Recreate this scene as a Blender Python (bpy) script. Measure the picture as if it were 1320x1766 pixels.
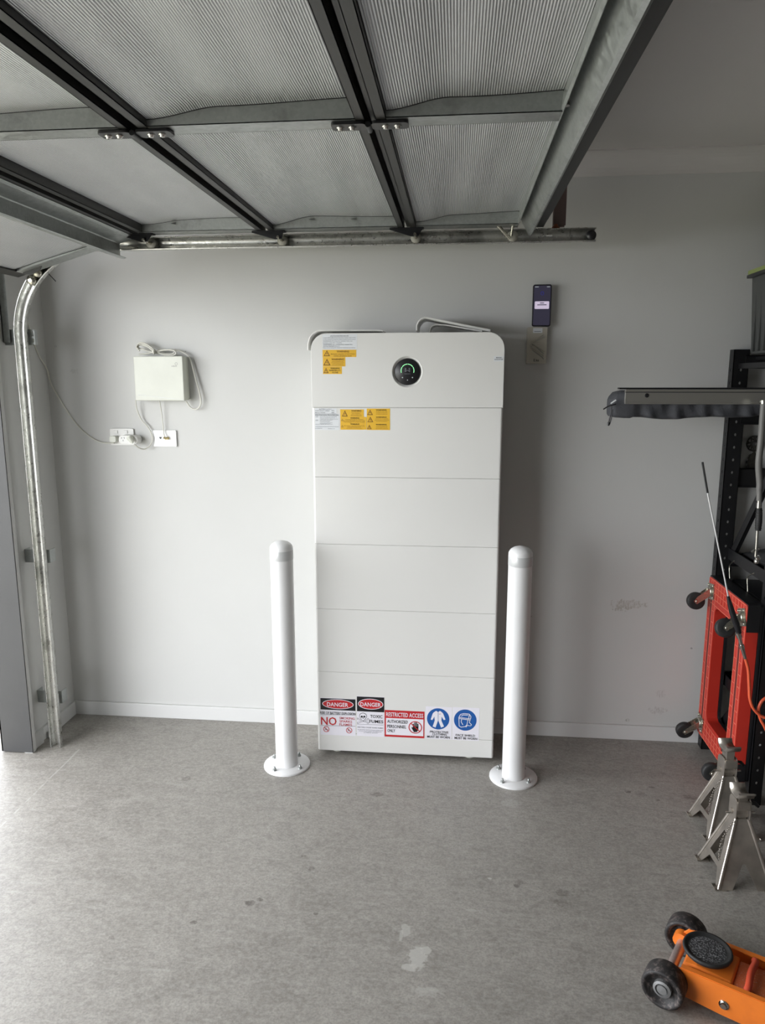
import bpy, bmesh, math, random
from mathutils import Vector, Matrix, Euler, geometry
random.seed(7)
for o in list(bpy.data.objects): bpy.data.objects.remove(o)
S = bpy.context.scene
COL = S.collection
PI = math.pi

# ------------------------------------------------------------------ camera
F, YAW, PITCH, ROLL = 1259.58, -0.1014, 0.1811, -0.0012
CAM = Vector((0.1943, -2.808, 1.5599))
_f = Vector((math.sin(YAW)*math.cos(PITCH), math.cos(YAW)*math.cos(PITCH), -math.sin(PITCH)))
_r = Vector((math.cos(YAW), -math.sin(YAW), 0)); _u = _r.cross(_f)
R_ = _r*math.cos(ROLL)+_u*math.sin(ROLL); U_ = -_r*math.sin(ROLL)+_u*math.cos(ROLL)
cd = bpy.data.cameras.new('camera'); cam = bpy.data.objects.new('camera', cd); COL.objects.link(cam)
cd.sensor_fit = 'VERTICAL'; cd.sensor_height = 24; cd.lens = F/1766*24; cd.clip_start = .02
m = Matrix((R_, U_, -_f)).transposed().to_4x4(); m.translation = CAM; cam.matrix_world = m
S.camera = cam

def at(px, py, ax, v):
    """a point read off the photograph, laid on the real plane ax = v"""
    d = R_*((px-660)/F) - U_*((py-883)/F) + _f
    i = 'XYZ'.index(ax)
    return CAM + d*((v-CAM[i])/d[i])

# ------------------------------------------------------------------ light
S.view_settings.view_transform = 'Standard'; S.view_settings.look = 'None'
S.view_settings.gamma = 1; S.view_settings.use_curve_mapping = False
S.view_settings.exposure = 0.2
w = bpy.data.worlds.new('overcast'); S.world = w; w.use_nodes = True
bg = w.node_tree.nodes['Background']; bg.inputs[0].default_value = (.925, .95, .99, 1); bg.inputs[1].default_value = 7.2
_t = w.node_tree; _g = _t.nodes.new('ShaderNodeTexCoord'); _s = _t.nodes.new('ShaderNodeSeparateXYZ'); _t.links.new(_g.outputs['Generated'], _s.inputs[0])
_m = _t.nodes.new('ShaderNodeMapRange'); _m.inputs[1].default_value = 0; _m.inputs[2].default_value = .8; _m.inputs[3].default_value = 9.6; _m.inputs[4].default_value = 4.6
_t.links.new(_s.outputs[2], _m.inputs[0]); _t.links.new(_m.outputs[0], bg.inputs[1])      # hazy sky, brightest near the horizon
pl = bpy.data.lights.new('opening_portal', 'AREA'); pl.shape = 'RECTANGLE'; pl.size = 2.95; pl.size_y = 2.1
pl.cycles.is_portal = True
po = bpy.data.objects.new('opening_portal', pl); COL.objects.link(po)
po.matrix_world = Matrix.Translation((-1.72, -1.6, 1.05)) @ Matrix(((0,0,-1,0),(1,0,0,0),(0,-1,0,0),(0,0,0,1)))

# ------------------------------------------------------------------ materials
def newmat(name, col, rough=.6, metal=0, spec=.5):
    mt = bpy.data.materials.new(name); mt.use_nodes = True
    b = mt.node_tree.nodes['Principled BSDF']
    b.inputs['Base Color'].default_value = (*col, 1); b.inputs['Roughness'].default_value = rough
    b.inputs['Metallic'].default_value = metal; b.inputs['Specular IOR Level'].default_value = spec
    return mt
class NT:
    def __init__(s, mt): s.t = mt.node_tree; s.b = s.t.nodes['Principled BSDF']
    def n(s, typ, **kw):
        nd = s.t.nodes.new(typ)
        for k, v in kw.items():
            if k.startswith('i_'):
                key = k[2:]; key = int(key) if key.isdigit() else key.replace('_', ' ')
                if hasattr(v, 'is_linked'): s.t.links.new(v, nd.inputs[key])
                else: nd.inputs[key].default_value = v
            else: setattr(nd, k, v)
        return nd
    def math(s, op, a, b=0., c=0.):
        return s.n('ShaderNodeMath', operation=op, i_0=a, i_1=b, i_2=c).outputs[0]
    def pos(s, scale=(1,1,1), off=(0,0,0), rot=(0,0,0)):
        g = s.n('ShaderNodeNewGeometry').outputs['Position']
        return s.n('ShaderNodeMapping', i_Vector=g, i_Scale=scale, i_Location=off, i_Rotation=rot).outputs[0]
    def noise(s, vec, scale, detail=4, rough=.55, dist=0):
        return s.n('ShaderNodeTexNoise', i_Vector=vec, i_Scale=scale, i_Detail=detail, i_Roughness=rough, i_Distortion=dist).outputs['Fac']
    def ramp(s, f, lo, hi, a=0., b=1.):
        return s.n('ShaderNodeMapRange', i_Value=f, i_1=lo, i_2=hi, i_3=a, i_4=b).outputs[0]
    def mix(s, f, a, b, typ='MIX'):
        nd = s.n('ShaderNodeMix', data_type='RGBA', blend_type=typ)
        for k, v in ((0, f), (6, a), (7, b)):
            if hasattr(v, 'is_linked'): s.t.links.new(v, nd.inputs[k])
            else: nd.inputs[k].default_value = v if k == 0 else (*v, 1)
        return nd.outputs[2]
    def color(s, c): s.t.links.new(c, s.b.inputs['Base Color'])
    def bump(s, h, strength=.3, dist=.01):
        s.t.links.new(s.n('ShaderNodeBump', i_Height=h, i_Strength=strength, i_Distance=dist).outputs[0], s.b.inputs['Normal'])
    def rough(s, r): s.t.links.new(r, s.b.inputs['Roughness'])
    def blob(s, cx, cy, cz, rx, ry, rz, warp=.0, wscale=20):
        """0..1 mask round a world point, edge broken by noise"""
        g = s.n('ShaderNodeNewGeometry').outputs['Position']
        v = s.n('ShaderNodeVectorMath', operation='SUBTRACT', i_0=g, i_1=(cx, cy, cz)).outputs[0]
        v = s.n('ShaderNodeVectorMath', operation='DIVIDE', i_0=v, i_1=(rx, ry, rz)).outputs[0]
        l = s.n('ShaderNodeVectorMath', operation='LENGTH', i_0=v).outputs['Value']
        if warp: l = s.math('ADD', l, s.math('MULTIPLY', s.math('SUBTRACT', s.noise(g, wscale, 3), .5), warp))
        return s.ramp(l, 1.0, .75)

def paint(name, col, rough=.55, var=.06, scale=3, bump=.06, marks=()):
    mt = newmat(name, col, rough); t = NT(mt)
    p = t.pos(); n1 = t.noise(p, scale, 5)
    c = t.mix(t.ramp(n1, .3, .7), tuple(x*(1-var) for x in col), tuple(min(1, x*(1+var)) for x in col))
    for (a, mc, amt) in marks:
        c = t.mix(t.math('MULTIPLY', t.math('MULTIPLY', t.blob(*a), t.ramp(t.noise(t.pos((2.5, 2.5, .8)), 85, 4, .7), .42, .6)), amt), c, mc)
    t.color(c); t.bump(t.noise(p, 260, 2), bump, .002)
    return mt
WALL = (.60, .60, .585)
def scuff(px, py, rx, rz, col, amt, ws=60):
    p = at(px, py, 'Y', .266); return ((p.x, .266, p.z, rx, .05, rz, 2.2, ws), col, amt*.9)
M = {}
M['wall'] = paint('wall_paint', WALL, .6, .025, 1.5, .05, marks=(
    scuff(1085, 1042, .075, .022, (.34, .30, .25), .75, 45), scuff(1070, 1050, .03, .012, (.3, .27, .22), .7, 80),
    scuff(1135, 1225, .035, .02, (.35, .33, .32), .6, 70), scuff(1140, 1197, .02, .02, (.36, .34, .33), .5, 90),
    scuff(320, 606, .005, .004, (.12, .12, .12), .9, 60), scuff(96, 597, .006, .006, (.15, .15, .15), .8, 60),
    scuff(72, 731, .005, .005, (.12, .12, .12), .8, 60), scuff(1082, 1242, .012, .008, (.3, .28, .26), .7, 90),
    scuff(919, 1063, .006, .004, (.1, .1, .1), .9, 60), scuff(1193, 1118, .005, .004, (.1, .1, .1), .9, 60),
    scuff(130, 640, .02, .012, (.42, .41, .40), .5, 60), scuff(900, 1260, .02, .006, (.4, .39, .38), .4, 60)))
M['trim'] = paint('trim_paint', (.66, .66, .65), .4, .02, 2, .02)
M['ceiling'] = paint('ceiling_paint', (.66, .64, .62), .8, .02, 1, .08)
M['pier'] = paint('pier_paint', (.042, .042, .043), .55, .08, 6, .1)
M['white'] = paint('white_plastic', (.74, .735, .71), .35, .01, 2, .01)
M['cream'] = paint('cream_plastic', (.62, .63, .56), .4, .04, 9, .01)
M['white_metal'] = paint('white_powder_coat', (.78, .78, .78), .3, .02, 6, .02)
M['dark_seam'] = newmat('dark_seam', (.42, .42, .42), .7)
M['black'] = newmat('black_plastic', (.012, .012, .014), .35)
M['rubber'] = paint('black_rubber', (.018, .018, .018), .6, .3, 40, .2)
M['charcoal'] = paint('charcoal_steel', (.029, .029, .027), .45, .1, 5, .02)
M['blacksteel'] = paint('black_powder_coat', (.006, .006, .007), .45, .15, 12, .04)
M['graycable'] = newmat('grey_cable', (.66, .65, .59), .45)
M['graybin'] = newmat('grey_bin', (.05, .052, .05), .4)
M['lime'] = newmat('lime_lid', (.24, .29, .09), .4)
M['chrome'] = newmat('chrome', (.62, .61, .58), .18, 1)
M['brown'] = newmat('brown_paint', (.17, .12, .11), .6)
M['rust'] = newmat('rusty_bolt', (.22, .07, .03), .7)
M['rollerplastic'] = newmat('dirty_nylon', (.33, .32, .28), .5)
M['faintmark'] = newmat('faint_print_and_shade', (.30, .30, .28), .5)
M['nozzlesteel'] = newmat('satin_steel', (.80, .80, .80), .35, .4)
M['brass'] = newmat('brass', (.55, .45, .22), .35, 1)
M['bluish'] = newmat('reflective_band', (.60, .61, .61), .3, .15)
def galv(name, col=(.42, .44, .43), rough=.38, metal=.75, blotch=.35):
    mt = newmat(name, col, rough, metal); t = NT(mt); p = t.pos()
    v = t.n('ShaderNodeTexVoronoi', i_Vector=p, i_Scale=160.).outputs['Color']
    g = t.n('ShaderNodeSeparateColor', i_Color=v).outputs[0]
    n = t.noise(p, 9, 6, .65)
    c = t.mix(t.ramp(g, 0, 1, 0, .35), col, tuple(x*.7 for x in col))
    c = t.mix(t.ramp(n, .52, .66, 0, blotch), c, (.15, .15, .135)); t.color(c)
    t.rough(t.ramp(t.noise(p, 60, 3), .3, .7, rough-.08, rough+.15)); return mt
M['galv'] = galv('galvanised_steel')
M['track'] = galv('weathered_track_steel', (.62, .62, .59), .30, .9, .5)
M['standmetal'] = paint('tarnished_chrome', (.50, .46, .41), .28, .25, 14, .05)
M['standmetal'].node_tree.nodes['Principled BSDF'].inputs['Metallic'].default_value = .8
M['zinc'] = galv('zinc_plate', (.55, .53, .45), .25, .95, .3)
M['alu'] = newmat('brushed_aluminium', (.46, .45, .42), .33, .85)
# foil lining: fine ribs running along the door's width
mt = newmat('silver_foil', (.62, .63, .64), .42, .55); t = NT(mt); p = t.pos()
wv = t.n('ShaderNodeTexWave', wave_type='BANDS', bands_direction='X', i_Vector=p, i_Scale=63., i_Distortion=.25, i_Detail=2.)
n = t.noise(t.pos((1, .35, 1)), 5, 5, .6)
n2 = t.noise(p, 210, 2)
c = t.mix(t.ramp(wv.outputs['Fac'], 0, .45), (.36, .37, .39), (.66, .67, .68))
c = t.mix(t.ramp(n, .4, .7, 0, .35), c, (.46, .47, .49)); t.color(c)
h = t.math('ADD', t.math('MULTIPLY', wv.outputs['Fac'], .55), t.math('ADD', t.math('MULTIPLY', n2, .25), t.math('MULTIPLY', n, 1.0)))
t.bump(h, .55, .004); t.rough(t.ramp(n2, .3, .7, .34, .52)); M['foil'] = mt
# orange paint
mt = newmat('orange_paint', (.80, .20, .025), .38); t = NT(mt); p = t.pos()
c = t.mix(t.ramp(t.noise(p, 14, 5), .5, .75, 0, .5), (.80, .20, .025), (.55, .12, .02)); t.color(c); M['orange'] = mt
mt = newmat('dusty_orange_paint', (.62, .17, .06), .6); t = NT(mt); p = t.pos()
c = t.mix(t.ramp(t.noise(p, 330, 3, .7), .60, .68), (.60, .15, .05), (.62, .52, .44)); t.color(c); M['orange_dusty'] = mt
M['redtube'] = newmat('red_orange_paint', (.55, .07, .03), .45)
M['orangehose'] = newmat('orange_hose', (.75, .12, .05), .35)
mt = newmat('speckled_rubber', (.02, .02, .022), .55); t = NT(mt); p = t.pos()
g = t.ramp(t.noise(p, 300, 3, .7), .50, .66); c = t.mix(g, (.012, .012, .014), (.36, .37, .38)); t.color(c); M['saddlepad'] = mt
mt = newmat('worn_wheel', (.02, .02, .02), .6); t = NT(mt); p = t.pos()
c = t.mix(t.ramp(t.noise(p, 70, 6, .7), .5, .72), (.018, .016, .016), (.16, .13, .12)); t.color(c); M['wheel'] = mt
mt = newmat('hub_ring_steel', (.3, .3, .3), .5, .6); M['hub'] = mt
M['axle'] = galv('worn_axle', (.55, .45, .42), .35, .8, .5)
# red tray with pale printed grid
M['red'] = newmat('red_plastic', (.50, .030, .018), .38)
M['redline'] = newmat('pale_red_line', (.70, .17, .11), .5)
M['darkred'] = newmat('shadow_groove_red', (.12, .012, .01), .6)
M['cloth'] = paint('grey_sleeve_cloth', (.055, .057, .065), .75, .15, 60, .4)
M['darkcloth'] = paint('black_bag_cloth', (.014, .014, .015), .7, .2, 30, .4)
M['corr'] = newmat('grey_corrugated_hose', (.17, .165, .155), .5)
# concrete floor
mt = newmat('concrete', (.3, .3, .29), .5); t = NT(mt); p = t.pos()
a = t.noise(p, 1.3, 6, .6); b = t.noise(t.pos((1, 1.8, 1), rot=(0, 0, .3)), 9, 8, .7, .6); d = t.noise(p, 160, 3, .6)
c = t.mix(t.ramp(a, .38, .62), (.245, .227, .203), (.325, .305, .275))
c = t.mix(t.ramp(b, .40, .64, 0, .7), c, (.385, .365, .332))
c = t.mix(t.ramp(t.noise(t.pos((1, 1.5, 1), off=(3, 1, 0)), 16, 7, .72, .8), .48, .64, 0, .5), c, (.195, .180, .160))
c = t.mix(t.ramp(t.noise(p, 30, 6, .75), .54, .70, 0, .5), c, (.155, .15, .14))
c = t.mix(t.ramp(d, .40, .62, 0, .5), c, (.165, .158, .148))
c = t.mix(t.ramp(t.noise(t.pos((1, 2.2, 1), rot=(0, 0, -.4)), 48, 7, .8), .585, .68, 0, .6), c, (.47, .46, .44))
c = t.mix(t.ramp(t.noise(t.pos((1, 3, 1), rot=(0, 0, .7)), 26, 8, .8, 1.2), .60, .68, 0, .5), c, (.46, .45, .43))
c = t.mix(t.ramp(t.noise(t.pos((1, 1.6, 1), rot=(0, 0, .5), off=(7, 2, 0)), 120, 6, .8), .62, .72, 0, .55), c, (.10, .095, .088))
c = t.mix(t.ramp(t.noise(t.pos((1, 1.3, 1), off=(1, 9, 0)), 20, 8, .8, 2.5), .64, .69, 0, .4), c, (.13, .124, .115))
st = t.noise(t.pos((.7, 7, 1), rot=(0, 0, .12)), 7, 6, .65, .4)
c = t.mix(t.ramp(st, .57, .70, 0, .3), c, (.43, .42, .40))
sp = t.n('ShaderNodeTexVoronoi', i_Vector=p, i_Scale=9.); sm = t.ramp(sp.outputs['Distance'], .11, .03)
pick = t.ramp(t.n('ShaderNodeSeparateColor', i_Color=sp.outputs['Color']).outputs[0], .72, .78)
c = t.mix(t.math('MULTIPLY', t.math('MULTIPLY', sm, pick), .25), c, (.13, .125, .12))
def fm(px, py, rx, ry, col, amt, warp=1.2, ws=40):
    global c
    q = at(px, py, 'Z', 0); c = t.mix(t.math('MULTIPLY', t.blob(q.x, q.y, 0, rx, ry, .05, warp, ws), amt), c, col)
for (px, py, r, k) in [(650,1370,.03,.6),(535,1498,.02,.6),(432,1557,.022,.85),(448,1551,.012,.8),(335,1591,.014,.7),(265,1498,.02,.4),
        (192,1617,.012,.6),(892,1528,.014,.8),(970,1540,.03,.5),(968,1557,.03,.5),(1083,1365,.018,.7),(1125,1358,.014,.7),(1135,1380,.012,.7),
        (1190,1375,.03,.6),(1105,1370,.03,.4),(320,1343,.03,.4),(545,1576,.01,.7),(524,1476,.012,.6),(895,1522,.02,.5),(1000,1345,.02,.3)]:
    fm(px, py, r*.8, r*.6, (.10, .088, .078), k*.95, 1.4, 55)
for (px, py, rx, ry, k) in [(720,1652,.032,.05,.85),(706,1668,.03,.016,.8),(735,1640,.02,.02,.8),(700,1604,.018,.03,.6),(692,1612,.008,.03,.6),(845,1515,.008,.006,.9),(735,1710,.05,.02,.35),(815,1570,.03,.006,.4),(880,1385,.05,.03,.25)]:
    fm(px, py, rx*.85, ry*.85, (.52, .51, .48), k*.8, 1.5, 60)
g = t.n('ShaderNodeNewGeometry').outputs['Position']; sx = t.n('ShaderNodeSeparateXYZ', i_Vector=g)
dl = t.math('ABSOLUTE', t.math('SUBTRACT', sx.outputs[0], t.math('ADD', -1.39, t.math('MULTIPLY', t.math('SUBTRACT', t.noise(p, 6, 3), .5), .010))))
dl = t.math('ADD', dl, t.ramp(sx.outputs[1], -.06, -.02, 0, 1)); dl = t.math('ADD', dl, t.ramp(t.noise(p, 14, 4), .5, .62, 0, .004))
c = t.mix(t.ramp(dl, .005, .001, 0, .45), c, (.52, .51, .49))
c = t.mix(t.ramp(t.noise(t.pos((1, 1.2, 1), off=(5, 5, 0)), 60, 5, .75), .45, .60, 0, .38), c, (.43, .41, .38))
t.color(c)
t.rough(t.ramp(b, .3, .7, .36, .55))
t.bump(t.math('ADD', t.math('MULTIPLY', b, .5), t.math('MULTIPLY', d, .15)), .25, .004); M['concrete'] = mt
M['drive'] = paint('driveway_concrete', (.54, .51, .43), .8, .1, 6, .3)

M['bounce_ground'] = paint('bounce_green', (.22, .235, .12), .9, .2, 8, .4)  # green chosen for the tint of the bounced light
M['dimwall'] = paint('dimmed_wall_paint', (.36, .35, .33), .7, .03, 2, .05)  # same paint as the other walls, darkened to weaken bounced light
def emis(name, col, s=1.0):
    mt = newmat(name, (0, 0, 0), .3); b = mt.node_tree.nodes['Principled BSDF']
    b.inputs['Emission Color'].default_value = (*col, 1); b.inputs['Emission Strength'].default_value = s; return mt
M['green_led'] = emis('green_led', (.35, 1, .45), 1.0)
M['white_led'] = emis('white_led', (.55, .6, .6), .6)
M['screen'] = emis('phone_screen', (.026, .024, .040), 1.0)
M['popup'] = emis('phone_popup', (.60, .52, .66), .8)
M['screenblue'] = emis('phone_icon', (.02, .02, .12), 1)
M['labelwhite'] = newmat('label_white', (.74, .76, .78), .4)
M['pwhite'] = newmat('print_white', (.82, .80, .86), .4)
M['yellow'] = newmat('label_yellow', (.78, .46, .035), .4)
M['ink'] = newmat('print_black', (.01, .01, .012), .4)
M['inkgray'] = newmat('print_grey', (.16, .17, .19), .5)
M['brownink'] = newmat('print_brown', (.20, .09, .01), .5)
M['redink'] = newmat('print_red', (.52, .02, .025), .4)
M['pinkink'] = newmat('print_light_red', (.55, .09, .11), .4)
M['blue'] = newmat('print_blue', (.015, .10, .36), .4)

# ------------------------------------------------------------------ mesh builder
ORG = {}
class MB:
    def __init__(s, mats):
        s.v = []; s.f = []; s.m = []; s.sm = []; s.mats = mats if isinstance(mats, (list, tuple)) else [mats]; s.M = Matrix.Identity(4)
    def add(s, vs, fs, mi=0, smooth=False):
        k = len(s.v); s.v += [s.M @ Vector(v) for v in vs]
        for f in fs: s.f.append([i+k for i in f]); s.m.append(mi); s.sm.append(smooth)
    def box(s, a, b, mi=0):
        (x0,y0,z0),(x1,y1,z1) = a, b
        s.add([(x0,y0,z0),(x1,y0,z0),(x1,y1,z0),(x0,y1,z0),(x0,y0,z1),(x1,y0,z1),(x1,y1,z1),(x0,y1,z1)],
              [(0,3,2,1),(4,5,6,7),(0,1,5,4),(1,2,6,5),(2,3,7,6),(3,0,4,7)], mi)
    def tube(s, pts, r, n=10, mi=0, cap=True, closed=False, flat=None):
        pts = [Vector(p) for p in pts]; rs = r if isinstance(r, (list, tuple)) else [r]*len(pts)
        vs = []; fs = []; up = None; N = len(pts)
        for i, p in enumerate(pts):
            a = pts[(i-1) % N] if (closed or i > 0) else pts[i]; b = pts[(i+1) % N] if (closed or i < N-1) else pts[i]
            tn = (b-a).normalized()
            if up is None:
                up = Vector((0,0,1)) if abs(tn.z) < .9 else Vector((1,0,0))
            x = up.cross(tn)
            if x.length < 1e-6: x = Vector((1,0,0)).cross(tn)
            x.normalize(); y = tn.cross(x); up = y
            for k in range(n):
                an = 2*PI*k/n; q = x*math.cos(an)*rs[i]+y*math.sin(an)*rs[i]
                vs.append(p+q)
        segs = N if closed else N-1
        for i in range(segs):
            for k in range(n):
                j = (i+1) % N; fs.append((i*n+k, i*n+(k+1) % n, j*n+(k+1) % n, j*n+k))
        s.add(vs, fs, mi, True)
        if cap and not closed:
            s.add(vs[:n], [tuple(range(n))[::-1]], mi); s.add(vs[-n:], [tuple(range(n))], mi)
    def cyl(s, a, b, r, n=20, mi=0): s.tube([a, b], r, n, mi)
    def lathe(s, prof, c=(0,0,0), ax='Z', n=32, mi=0, smooth=True, cap=True):
        vs = []; fs = []; c = Vector(c)
        for (r, h) in prof:
            for k in range(n):
                a = 2*PI*k/n; x, y = r*math.cos(a), r*math.sin(a)
                vs.append(c+(Vector((x,y,h)) if ax == 'Z' else Vector((x,h,y)) if ax == 'Y' else Vector((h,x,y))))
        for i in range(len(prof)-1):
            for k in range(n): fs.append((i*n+k, i*n+(k+1) % n, (i+1)*n+(k+1) % n, (i+1)*n+k))
        s.add(vs, fs, mi, smooth)
        for i in ((0, len(prof)-1) if cap else ()):
            if prof[i][0] > 1e-5: s.add(vs[i*n:(i+1)*n], [tuple(range(n))], mi)
    def prism(s, poly, holes, o, ux, uy, uz, th, mi=0):
        """flat plate: polygon (with holes) in plane o+ux*a+uy*b, thickness th along uz"""
        o, ux, uy, uz = map(Vector, (o, ux, uy, uz)); loops = [poly]+list(holes)
        flat = [p for l in loops for p in l]
        tri = geometry.tessellate_polygon([[Vector((a, b, 0)) for a, b in l] for l in loops])
        vs = [o+ux*a+uy*b for a, b in flat]; n = len(vs); vs2 = [v+uz*th for v in vs]
        fs = [tuple(x) for x in tri]+[tuple(i+n for i in x[::-1]) for x in tri]; k = 0
        for l in loops:
            L = len(l)
            for i in range(L): fs.append((k+i, k+(i+1) % L, n+k+(i+1) % L, n+k+i))
            k += L
        s.add(vs+vs2, fs, mi)
    def sheet(s, path, y0, y1, th, mi=0, smooth=True):
        """thin bent sheet: path in XZ, extruded along Y"""
        n = len(path); vs = []
        for i, (x, z) in enumerate(path):
            a = Vector(path[max(0, i-1)]); b = Vector(path[min(n-1, i+1)]); d = (b-a).normalized(); nx, nz = -d.y*th, d.x*th
            vs += [(x, y0, z), (x, y1, z), (x+nx, y0, z+nz), (x+nx, y1, z+nz)]
        fs = []
        for i in range(n-1):
            a, b = 4*i, 4*i+4
            fs += [(a, b, b+1, a+1), (a+2, a+3, b+3, b+2), (a, a+2, b+2, b), (a+1, b+1, b+3, a+3)]
        s.add(vs, fs, mi, smooth); s.add(vs[:4], [(0, 1, 3, 2)], mi); s.add(vs[-4:], [(0, 2, 3, 1)], mi)
    def build(s, name, parent=None, bevel=0, local=False, seg=2):
        me = bpy.data.meshes.new(name); org = Vector((0,0,0)) if (local or parent is None) else ORG[parent.name]
        me.from_pydata([v-org for v in s.v], [], s.f)
        for mtl in s.mats: me.materials.append(M[mtl] if isinstance(mtl, str) else mtl)
        me.polygons.foreach_set('material_index', s.m); me.polygons.foreach_set('use_smooth', s.sm)
        bm = bmesh.new(); bm.from_mesh(me); bmesh.ops.recalc_face_normals(bm, faces=bm.faces); bm.to_mesh(me); bm.free()
        o = bpy.data.objects.new(name, me); COL.objects.link(o)
        if parent: o.parent = parent; ORG[o.name] = ORG.get(parent.name, Vector((0,0,0)))
        else: ORG[o.name] = Vector((0,0,0))
        if bevel:
            b = o.modifiers.new('bevel', 'BEVEL'); b.width = bevel; b.segments = seg; b.limit_method = 'ANGLE'; b.angle_limit = math.radians(40)
            b.harden_normals = False
        return o
def tag(o, label, cat, group=None):
    o['label'] = label; o['category'] = cat
    if group: o['group'] = group
    return o
def thing(name, label, cat, loc=(0,0,0), rz=0, group=None):
    o = bpy.data.objects.new(name, None); COL.objects.link(o); o.empty_display_size = .05
    o.location = loc; o.rotation_euler = (0, 0, rz); ORG[o.name] = Vector(loc); return tag(o, label, cat, group)
def struct(mb, name, bevel=0):
    o = mb.build(name, None, bevel); o['kind'] = 'structure'; return o
def copy_tree(o, parent=None):
    c = o.copy(); COL.objects.link(c); c.parent = parent
    for ch in list(o.children): copy_tree(ch, c)
    return c
def circ(cx, cy, r, n=20, ry=None, a0=0, a1=2*PI):
    ry = ry or r; e = 0 if abs(a1-a0-2*PI) < 1e-6 else 1
    return [(cx+r*math.cos(a0+(a1-a0)*k/(n-e)), cy+ry*math.sin(a0+(a1-a0)*k/(n-e))) for k in range(n)]
def spline(pts, n=8):
    P = [Vector(p) for p in pts]; P = [P[0]*2-P[1]]+P+[P[-1]*2-P[-2]]; out = []
    for i in range(1, len(P)-2):
        for k in range(n):
            u = k/n; a, b, c, d = P[i-1:i+3]
            out.append(.5*((2*b)+(c-a)*u+(2*a-5*b+4*c-d)*u*u+(3*b-a-3*c+d)*u**3))
    return out+[P[-2]]
def text_geo(s_):
    cu = bpy.data.curves.new('t', 'FONT'); cu.body = s_; cu.resolution_u = 2; cu.offset = .012; cu.align_x = 'LEFT'
    ob = bpy.data.objects.new('t', cu); COL.objects.link(ob); bpy.context.view_layer.update()
    me = bpy.data.meshes.new_from_object(ob)
    vs = [tuple(v.co[:2]) for v in me.vertices]; fs = [tuple(p.vertices) for p in me.polygons]
    bpy.data.objects.remove(ob); bpy.data.curves.remove(cu); bpy.data.meshes.remove(me)
    x0 = min(v[0] for v in vs); x1 = max(v[0] for v in vs); y0 = min(v[1] for v in vs); y1 = max(v[1] for v in vs)
    return [((x-x0)/(x1-x0), (y-y0)/(y1-y0)) for x, y in vs], fs

# ------------------------------------------------------------------ setting
WY = .266; LX = -1.586; CZ = 2.40
def slab(name, a, b, mt): mb = MB(mt); mb.box(a, b); return struct(mb, name)
slab('floor', (-1.72, -5.6, -.12), (5.2, WY, 0), 'concrete')
slab('driveway', (-6, -9, -.16), (-1.72, 4, -.03), 'drive')
slab('bounce_ground', (-16, -14, -.16), (-6, 9, -.04), 'bounce_ground')  # unseen ground added to tint the light bounced indoors
slab('sky_blocker', (-2.55, -6, 2.30), (-1.71, 1, 2.36), 'trim')  # unseen overhang added to keep high sky light off the floor
slab('wall_far', (-1.70, WY, -.1), (5.2, WY+.12, 2.6), 'wall')
slab('wall_right', (5.2, -5.6, -.1), (5.32, WY+.12, 2.6), 'dimwall')
slab('wall_near', (-1.70, -5.72, -.1), (5.32, -5.6, 2.6), 'dimwall')
mb = MB('wall'); mb.box((LX-.12, -.087, -.1), (LX, WY, 2.5)); mb.box((LX-.12, -3.08, 2.16), (LX, -.087, 2.5)); mb.box((LX-.12, -5.6, -.1), (LX, -3.08, 2.5))
struct(mb, 'wall_left')
slab('ceiling', (-1.72, -5.6, CZ), (5.2, WY, CZ+.1), 'ceiling')
# cove cornice
def cove(r=.078, n=7):
    return [(0, 0)]+[(r*(1-math.sin(PI/2*k/n)), r*(1-math.cos(PI/2*k/n))) for k in range(n, -1, -1)][::-1]
prof = [(WY, CZ), (WY, CZ-.075), (WY-.006, CZ-.075)] + [(WY-.078+.072*math.cos(PI/2*k/8), CZ-.004-.071*(1-math.sin(PI/2*k/8))) for k in range(0, 9)] + [(WY-.078, CZ)]
mb = MB('ceiling'); vs = []
for x in (LX, 5.2): vs += [(x, y, z) for y, z in prof]
n = len(prof); mb.add(vs, [(i, (i+1) % n, n+(i+1) % n, n+i) for i in range(n)]+[tuple(range(n)), tuple(range(n, 2*n))]); struct(mb, 'trim_1')
mb = MB('trim'); mb.box((LX, WY-.012, 0), (5.2, WY, .066)); struct(mb, 'baseboard_far', .002)
mb = MB('trim'); mb.box((LX, .02, 0), (LX+.012, WY-.012, .066)); mb.box((LX, -.085, 0), (LX+.012, -.02, .066)); mb.box((LX, -.02, .034), (LX+.012, .02, .066)); struct(mb, 'baseboard_left', .002)
mb = MB('trim'); mb.box((LX-.02, -.117, .0), (LX+.018, -.088, 2.16)); struct(mb, 'trim_2', .003)
mb = MB('pier'); mb.box((-1.706, -.112, .004), (-1.568, -.1175, 2.16)); mb.box((-1.706, -.1175, .004), (-1.70, -.05, 2.16)); struct(mb, 'trim_3')
mb = MB('pier'); mb.box((LX-.13, -3.08, 2.14), (LX-.002, -.12, 2.16)); struct(mb, 'trim_4')

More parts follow.
